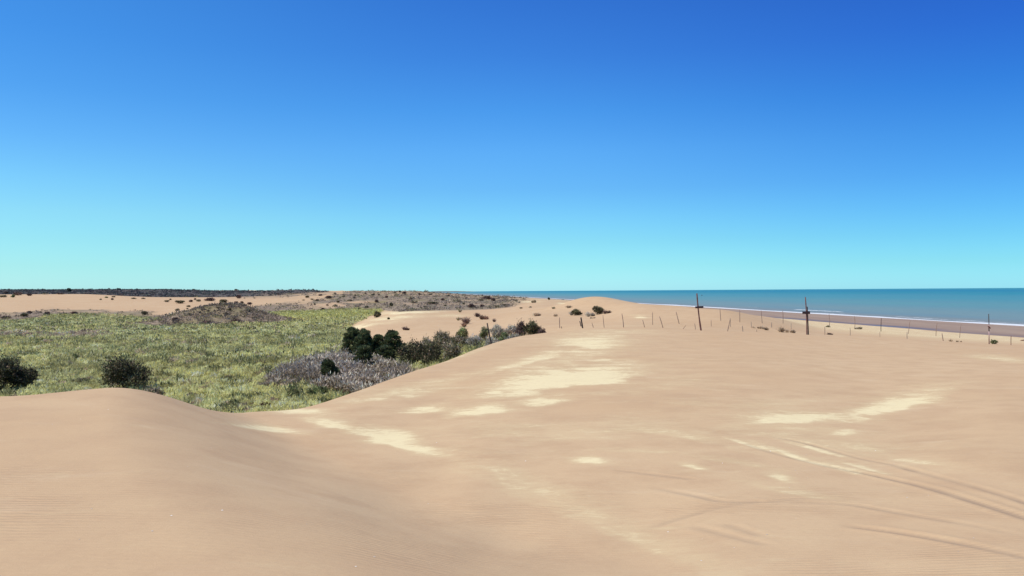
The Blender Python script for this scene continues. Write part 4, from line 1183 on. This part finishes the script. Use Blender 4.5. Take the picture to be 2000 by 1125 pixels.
for lb, gr, lst in FARS:
    lst = sorted(lst)
    for i, (a, b_y, w, h, kd) in enumerate(lst):
        side = ORD[i] + ' from the left' if 2 * i < len(lst) else ORD[len(lst) - 1 - i] + ' from the right'
        side = side.replace('first from the left', 'leftmost one').replace('first from the right', 'rightmost one')
        size = 'wide ' if w >= 16 else ('tiny ' if w <= 7 else '')
        far_shrub(a, b_y, w, h, kd, size + lb.replace(',', '') + ', ' + side, gr)

# trees that break the far left skyline
def sky_tree(px, Y, top, wpx, label):
    X, Y, z = world_pt(px, Y)
    h = EYE - (top - hor(px)) * Y / F - z; w = wpx * Y / F
    root = empty('far_tree', (X, Y, z)); tag(root, label, 'tree', 'trees on the far skyline')
    n = 1200
    p, d, k, nrm = bush_points(w, w, h * 0.6, 7, n, 0)
    p[:, 2] += h * 0.42
    V, Fq, K = leaf_tris(p, d, 1.1 * rng.uniform(0.6, 1.3, n), 0.5 * rng.uniform(0.7, 1.4, n), tints(n, (0.10, 0.11, 0.08), 0.3, k), nrm)
    add_mesh('crown', V, Fq, M_leaf, root, attrs={'tint': K})
    V, Fq = tube((0, 0, -0.2), (0.2, 0.1, h * 0.75), 0.3, 0.12, 6, 0.2)
    add_mesh('trunk', V, Fq, M_stem, root)
sky_tree(135, 640, 563.5, 8, 'tallest tree standing out of the dark shrubs on the left skyline')
sky_tree(232, 900, 564.5, 8, 'low rounded tree on the skyline, second from the left')
sky_tree(378, 1300, 565, 7, 'low rounded tree on the skyline above the brown hummock')
sky_tree(461, 1500, 565, 7, 'rounded tree on the skyline, farthest right of the four')

# ------------------------------------------------------------------ posts
def post(name, bx, by, tx, ty, wpx, mat, label, cat='post', group=None, Y=None, taper=0.85, bend=0.01):
    Yb = Y or hit(bx, by)
    X, Yb, z = world_pt(bx, Yb)
    Xt = (tx - 1000) / F * Yb; zt = EYE - (ty - hor(tx)) * Yb / F
    r = wpx * Yb / F / 2
    ax = unit(np.array([Xt - X, 0.0, zt - z]))
    V, Fq = tube(-0.25 * ax, np.array([Xt - X, 0.06 * rng.normal(), zt - z]), r, r * taper, 8, bend * (zt - z) * 1.5, 6)
    o = add_mesh(name, V, Fq, mat)
    o.location = (X, Yb, z)
    tag(o, label, cat, group)
    return o

FG = 'posts of the half-buried near fence'
NP = [
 (1093, 641, 1092.6, 620, 1.5, M_grey, 'thin upright post at the left end of the near fence'),
 (1096.5, 641.5, 1096, 637.5, 1.3, M_dark, 'tiny stub at the foot of the left end post'),
 (1137.5, 641, 1134.2, 620, 3.2, M_dark, 'thick dark leaning post in the near fence'),
 (1134.2, 637.5, 1132, 627, 1.9, M_dark, 'short dark stake leaning on the thick dark post'),
 (1158.8, 640, 1155.6, 630, 1.2, M_grey, 'short leaning stake right of the thick dark post'),
 (1179.6, 640, 1177.4, 616, 1.3, M_grey, 'thin post in front of the grey bushes, third fence post from left'),
 (1217, 639.5, 1214.4, 612.5, 1.5, M_grey, 'tall thin post leaning left, alone between bushes and short stakes'),
 (1258.6, 639.5, 1254.8, 625, 1.3, M_grey, 'short stake leaning left, left of the upright thin post'),
 (1274, 634.5, 1274, 610, 1.2, M_grey, 'upright thin post standing slightly behind its neighbours'),
 (1294, 640.5, 1287.5, 618, 1.5, M_grey, 'strongly leaning post right of the upright thin post'),
 (1326, 632.5, 1320.2, 609, 1.4, M_grey, 'leaning thin post set farther back, left of the tall cross'),
 (1333, 642.5, 1338, 635.5, 1.0, M_grey, 'fallen stake tilting right, left of the tall cross'),
 (1357.8, 643.5, 1356.5, 632, 1.2, M_grey, 'short thin stake directly left of the tall cross'),
 (1388.4, 637.5, 1388.2, 625, 1.1, M_grey, 'short thin stake directly right of the tall cross'),
 (1420.3, 647, 1426.2, 622, 1.5, M_grey, 'post leaning to the right in a narrow V'),
 (1425.7, 638.5, 1425.8, 621, 1.2, M_pale, 'upright half of the narrow V of posts'),
 (1450, 647.5, 1448.8, 636, 1.7, M_pale, 'short bleached stake right of the V of posts'),
 (1466.7, 640.5, 1466.7, 628, 1.3, M_pale, 'bleached stake at the left end of the straw-brown grass'),
 (1477.3, 648.5, 1477.2, 643.5, 0.9, M_grey, 'very short stub in the sand before the straw-brown grass'),
 (1506.7, 640, 1506.5, 629, 1.8, M_pale, 'bleached stake rising from the middle of the straw-brown grass'),
 (1545, 643, 1544.6, 631, 1.3, M_pale, 'bleached stake at the right end of the straw-brown grass'),
 (1610.4, 654, 1610.5, 638, 1.3, M_grey, 'thin short post first right of the twin poles'),
 (1659.4, 655.5, 1659.4, 640, 1.1, M_pale, 'bleached thin stake second right of the twin poles'),
 (1718, 658.5, 1718, 648, 1.1, M_pale, 'short stake below the middle pole of the back fence'),
 (1771, 662, 1771, 649, 1.5, M_pale, 'bleached short post overlapping a back fence pole'),
 (1841.6, 666, 1839.4, 651, 1.6, M_grey, 'short post leaning left, before the small tufts'),
 (1974, 674, 1974, 656, 1.3, M_red, 'reddish short post at the far right of the near fence'),
]
for (a, b_y, c, d, w, mt, lb) in NP:
    post('fence_post', a, b_y, c, d, w, mt, lb, group=FG)
BGp = 'tall thin posts of the back fence by the beach'
BP = [
 (1407.4, 627, 1406, 602, 1.2, 'first thin post of the back fence, right of the tall cross'),
 (1444.2, 629.5, 1443.8, 604.6, 1.2, 'second thin post of the back fence, above the bleached stake'),
 (1488, 631.5, 1486, 606, 1.2, 'third thin post of the back fence, above the straw-brown grass'),
 (1528.7, 632, 1528, 607, 1.2, 'fourth thin post of the back fence, last before the twin poles'),
 (1619.3, 638.5, 1619, 613, 1.1, 'first back fence post right of the twin poles'),
 (1668.3, 642, 1668.6, 617, 1.1, 'second back fence post right of the twin poles'),
 (1720, 647.5, 1720.8, 621.6, 1.2, 'third back fence post right of the twin poles, darkest of the row'),
 (1773, 652, 1776.4, 626, 1.1, 'fourth back fence post right of the twin poles, leaning right'),
 (1827.4, 656.5, 1829.6, 630, 1.1, 'fifth back fence post right of the twin poles'),
 (1873.4, 660, 1876.6, 633, 1.0, 'last back fence post before the red and white pole, faint and thin'),
]
for (a, b_y, c, d, w, lb) in BP:
    post('fence_post', a, b_y, c, d, w, M_grey if 'darkest' not in lb else M_dark, lb, group=BGp)
post('lone_post', 960, 673.5, 951, 631, 3.0, M_dark, 'black tarred post leaning left at the dune edge among grey shrubs', Y=float(Dof(960)) * 0.99)
post('low_stake', 1022, 653, 1021, 648, 1.0, M_grey, 'tiny stake on the dune edge left of the round dark shrub', Y=float(Dof(1022)) * 0.99)

def box(cx, cy, cz, sx, sy, sz, bev=0.01, rz=0.0, ry=0.0):
    import bmesh
    bm = bmesh.new(); bmesh.ops.create_cube(bm, size=1.0)
    bmesh.ops.scale(bm, vec=(sx, sy, sz), verts=bm.verts)
    bmesh.ops.bevel(bm, geom=bm.edges[:], offset=bev, segments=2, affect='EDGES')
    for v in bm.verts:
        v.co.z += 0.006 * math.sin(v.co.x * 9); v.co.y += 0.004 * math.sin(v.co.x * 13)
    bmesh.ops.transform(bm, matrix=Matrix.Translation((cx, cy, cz)) @ Matrix.Rotation(ry, 4, 'Y') @ Matrix.Rotation(rz, 4, 'Z'), verts=bm.verts)
    return bm

def marker(name, poles, board, label, cat):
    a, b_y = poles[0][0], poles[0][1]
    Yb = hit(a, b_y)
    X, Yb, z = world_pt(a, Yb)
    root = empty(name, (X, Yb, z)); tag(root, label, cat)
    for i, (bx, by, tx, ty, w, mt) in enumerate(poles):
        Xb = (bx - 1000) / F * Yb - X; zb0 = 0.0
        Xt = (tx - 1000) / F * Yb - X; zt = EYE - (ty - hor(tx)) * Yb / F - z
        r = w * Yb / F / 2
        V, Fq = tube((Xb, i * 0.12, -0.4), (Xt, i * 0.12, zt), r, r * 0.78, 9, 0.03, 9)
        add_mesh('pole', V, Fq, mt, root)
    if board:
        x0, x1, yc, hp, tilt = board
        cx = ((x0 + x1) / 2 - 1000) / F * Yb - X; cz = EYE - (yc - hor(x0)) * Yb / F - z
        bm = box(cx, -0.11, cz, (x1 - x0) * Yb / F, 0.05, hp * Yb / F, 0.012, ry=tilt)
        me = bpy.data.meshes.new('board'); bm.to_mesh(me); bm.free(); me.materials.append(M_board)
        o = bpy.data.objects.new('board', me); COL.objects.link(o); o.parent = root
        # two bolt heads that hold the board
        for s in (-0.25, 0.25):
            V, Fq = tube((cx + s * 0.3, -0.155, cz), (cx + s * 0.3, -0.13, cz), 0.014, 0.014, 6, 0, 1)
            add_mesh('bolt', V, Fq, M_stem, o)
    return root
marker('marker_cross', [(1370, 645.5, 1361, 573, 3.3, M_red)], (1357, 1373, 600, 3.9, -0.03),
       'tall leaning red-brown pole with a dark cross board, shaped like a cross', 'cross')
marker('twin_pole_marker', [(1575.2, 653.5, 1572.8, 580, 2.5, M_red), (1579.2, 653.5, 1577.2, 599, 2.3, M_dark)], (1566, 1581, 610.6, 5.0, 0.0),
       'pair of tall uneven poles joined by one dark red board', 'marker')

def striped_pole():
    Yb = hit(1931, 672); X, Yb, z = world_pt(1931, Yb)
    root = empty('striped_pole', (X, Yb, z)); tag(root, 'slim pole painted in worn red and white standing before the beach', 'pole')
    H = (672 - 613) * Yb / F; r = 0.035
    bands = [(0, .20, M_red), (.20, .42, M_white), (.42, .56, M_board), (.56, .64, M_white), (.64, 1.0, M_stem)]
    for (a, b2, mt) in bands:
        V, Fq = tube((0.05 * a * 0, 0, H * a - (0.3 if a == 0 else 0)), (-0.02 * b2, 0, H * b2), r * (1 - .2 * a), r * (1 - .2 * b2), 8, 0, 2)
        o = add_mesh('pole_section', V, Fq, mt, root)
    V, Fq = tube((-0.09, -0.05, H * .60), (0.07, -0.05, H * .52), 0.045, 0.04, 6, 0, 1)
    add_mesh('clamp', V, Fq, M_red, root)
striped_pole()

# ------------------------------------------------------------------ small things
def bird():
    Y = 160.0; px, py = 1371, 577
    X = (px - 1000) / F * Y; z = EYE - (py - hor(px)) * Y / F
    root = empty('bird', (X, Y, z)); tag(root, 'small dark bird flying low over the sea beside the cross', 'bird')
    b = tube((-0.16, 0, 0), (0.14, 0, 0.02), 0.035, 0.012, 6, 0, 4)
    add_mesh('body', *b, M_dark, root)
    for s in (-1, 1):
        V = np.array([(-0.06, 0, 0), (0.06, 0, 0), (0.02, s * 0.18, 0.10), (-0.05, s * 0.16, 0.10), (-0.07, s * 0.36, 0.04), (0.0, s * 0.2, 0.1)])
        V2 = np.concatenate([V, V - [0, 0, 0.012]])
        Fq = np.array([(0, 1, 2, 3), (3, 2, 5, 4), (6, 9, 8, 7), (9, 10, 11, 8), (0, 6, 7, 1), (1, 7, 8, 2), (4, 10, 9, 3), (3, 9, 6, 0)])
        add_mesh('wing', V2, Fq, M_dark, root)
bird()

def shells():
    n = 42
    px = rng.uniform(20, 1950, n); py = 780 + 340 * rng.uniform(0, 1, n)
    Vs, Fs = [], []; o = 0
    for a, b_y in zip(px, py):
        cl = np.interp(a, [0, 180, 390, 600, 850, 1060, 2000], [765, 760, 812, 800, 720, 660, 690])
        if b_y < cl: continue
        Y = hit(a, b_y); X, Y, z = world_pt(a, Y)
        s = rng.uniform(0.003, 0.008) * (1 + 0.08 * Y)
        k = 6
        ang = np.linspace(0, 2 * math.pi, k, endpoint=False) + rng.uniform(0, 1)
        ring = np.stack([X + s * np.cos(ang), Y + 0.7 * s * np.sin(ang), np.full(k, z + 0.002)], 1)
        top = np.array([[X, Y, z + s * 0.7]])
        V = np.concatenate([ring, top]); Vs.append(V)
        Fs.append(np.array([(6, 0, 1, 2), (6, 2, 3, 4), (6, 4, 5, 0)]) + o); o += 7
    m, nn, ll = newmat('bleached_shell'); out = nn.new('ShaderNodeOutputMaterial'); p = nn.new('ShaderNodeBsdfPrincipled')
    b2 = NB(nn, ll); g = nn.new('ShaderNodeNewGeometry')
    ll.new(b2.mix(b2.mapr(b2.noise(g.outputs['Position'], 3, 2), .4, .6), C(.8, .74, .64), C(.5, .42, .34)), p.inputs['Base Color'])
    ll.new(p.outputs[0], out.inputs['Surface'])
    ob = add_mesh('shell_fragments', np.concatenate(Vs), np.concatenate(Fs), m)
    tag(ob, 'tiny bleached shell fragments scattered over the near sand', 'shells', kind='stuff')
shells()

# ------------------------------------------------------------------ render settings
SC.render.engine = 'CYCLES'
SC.cycles.max_bounces = 6
SC.cycles.diffuse_bounces = 3
SC.cycles.transmission_bounces = 3
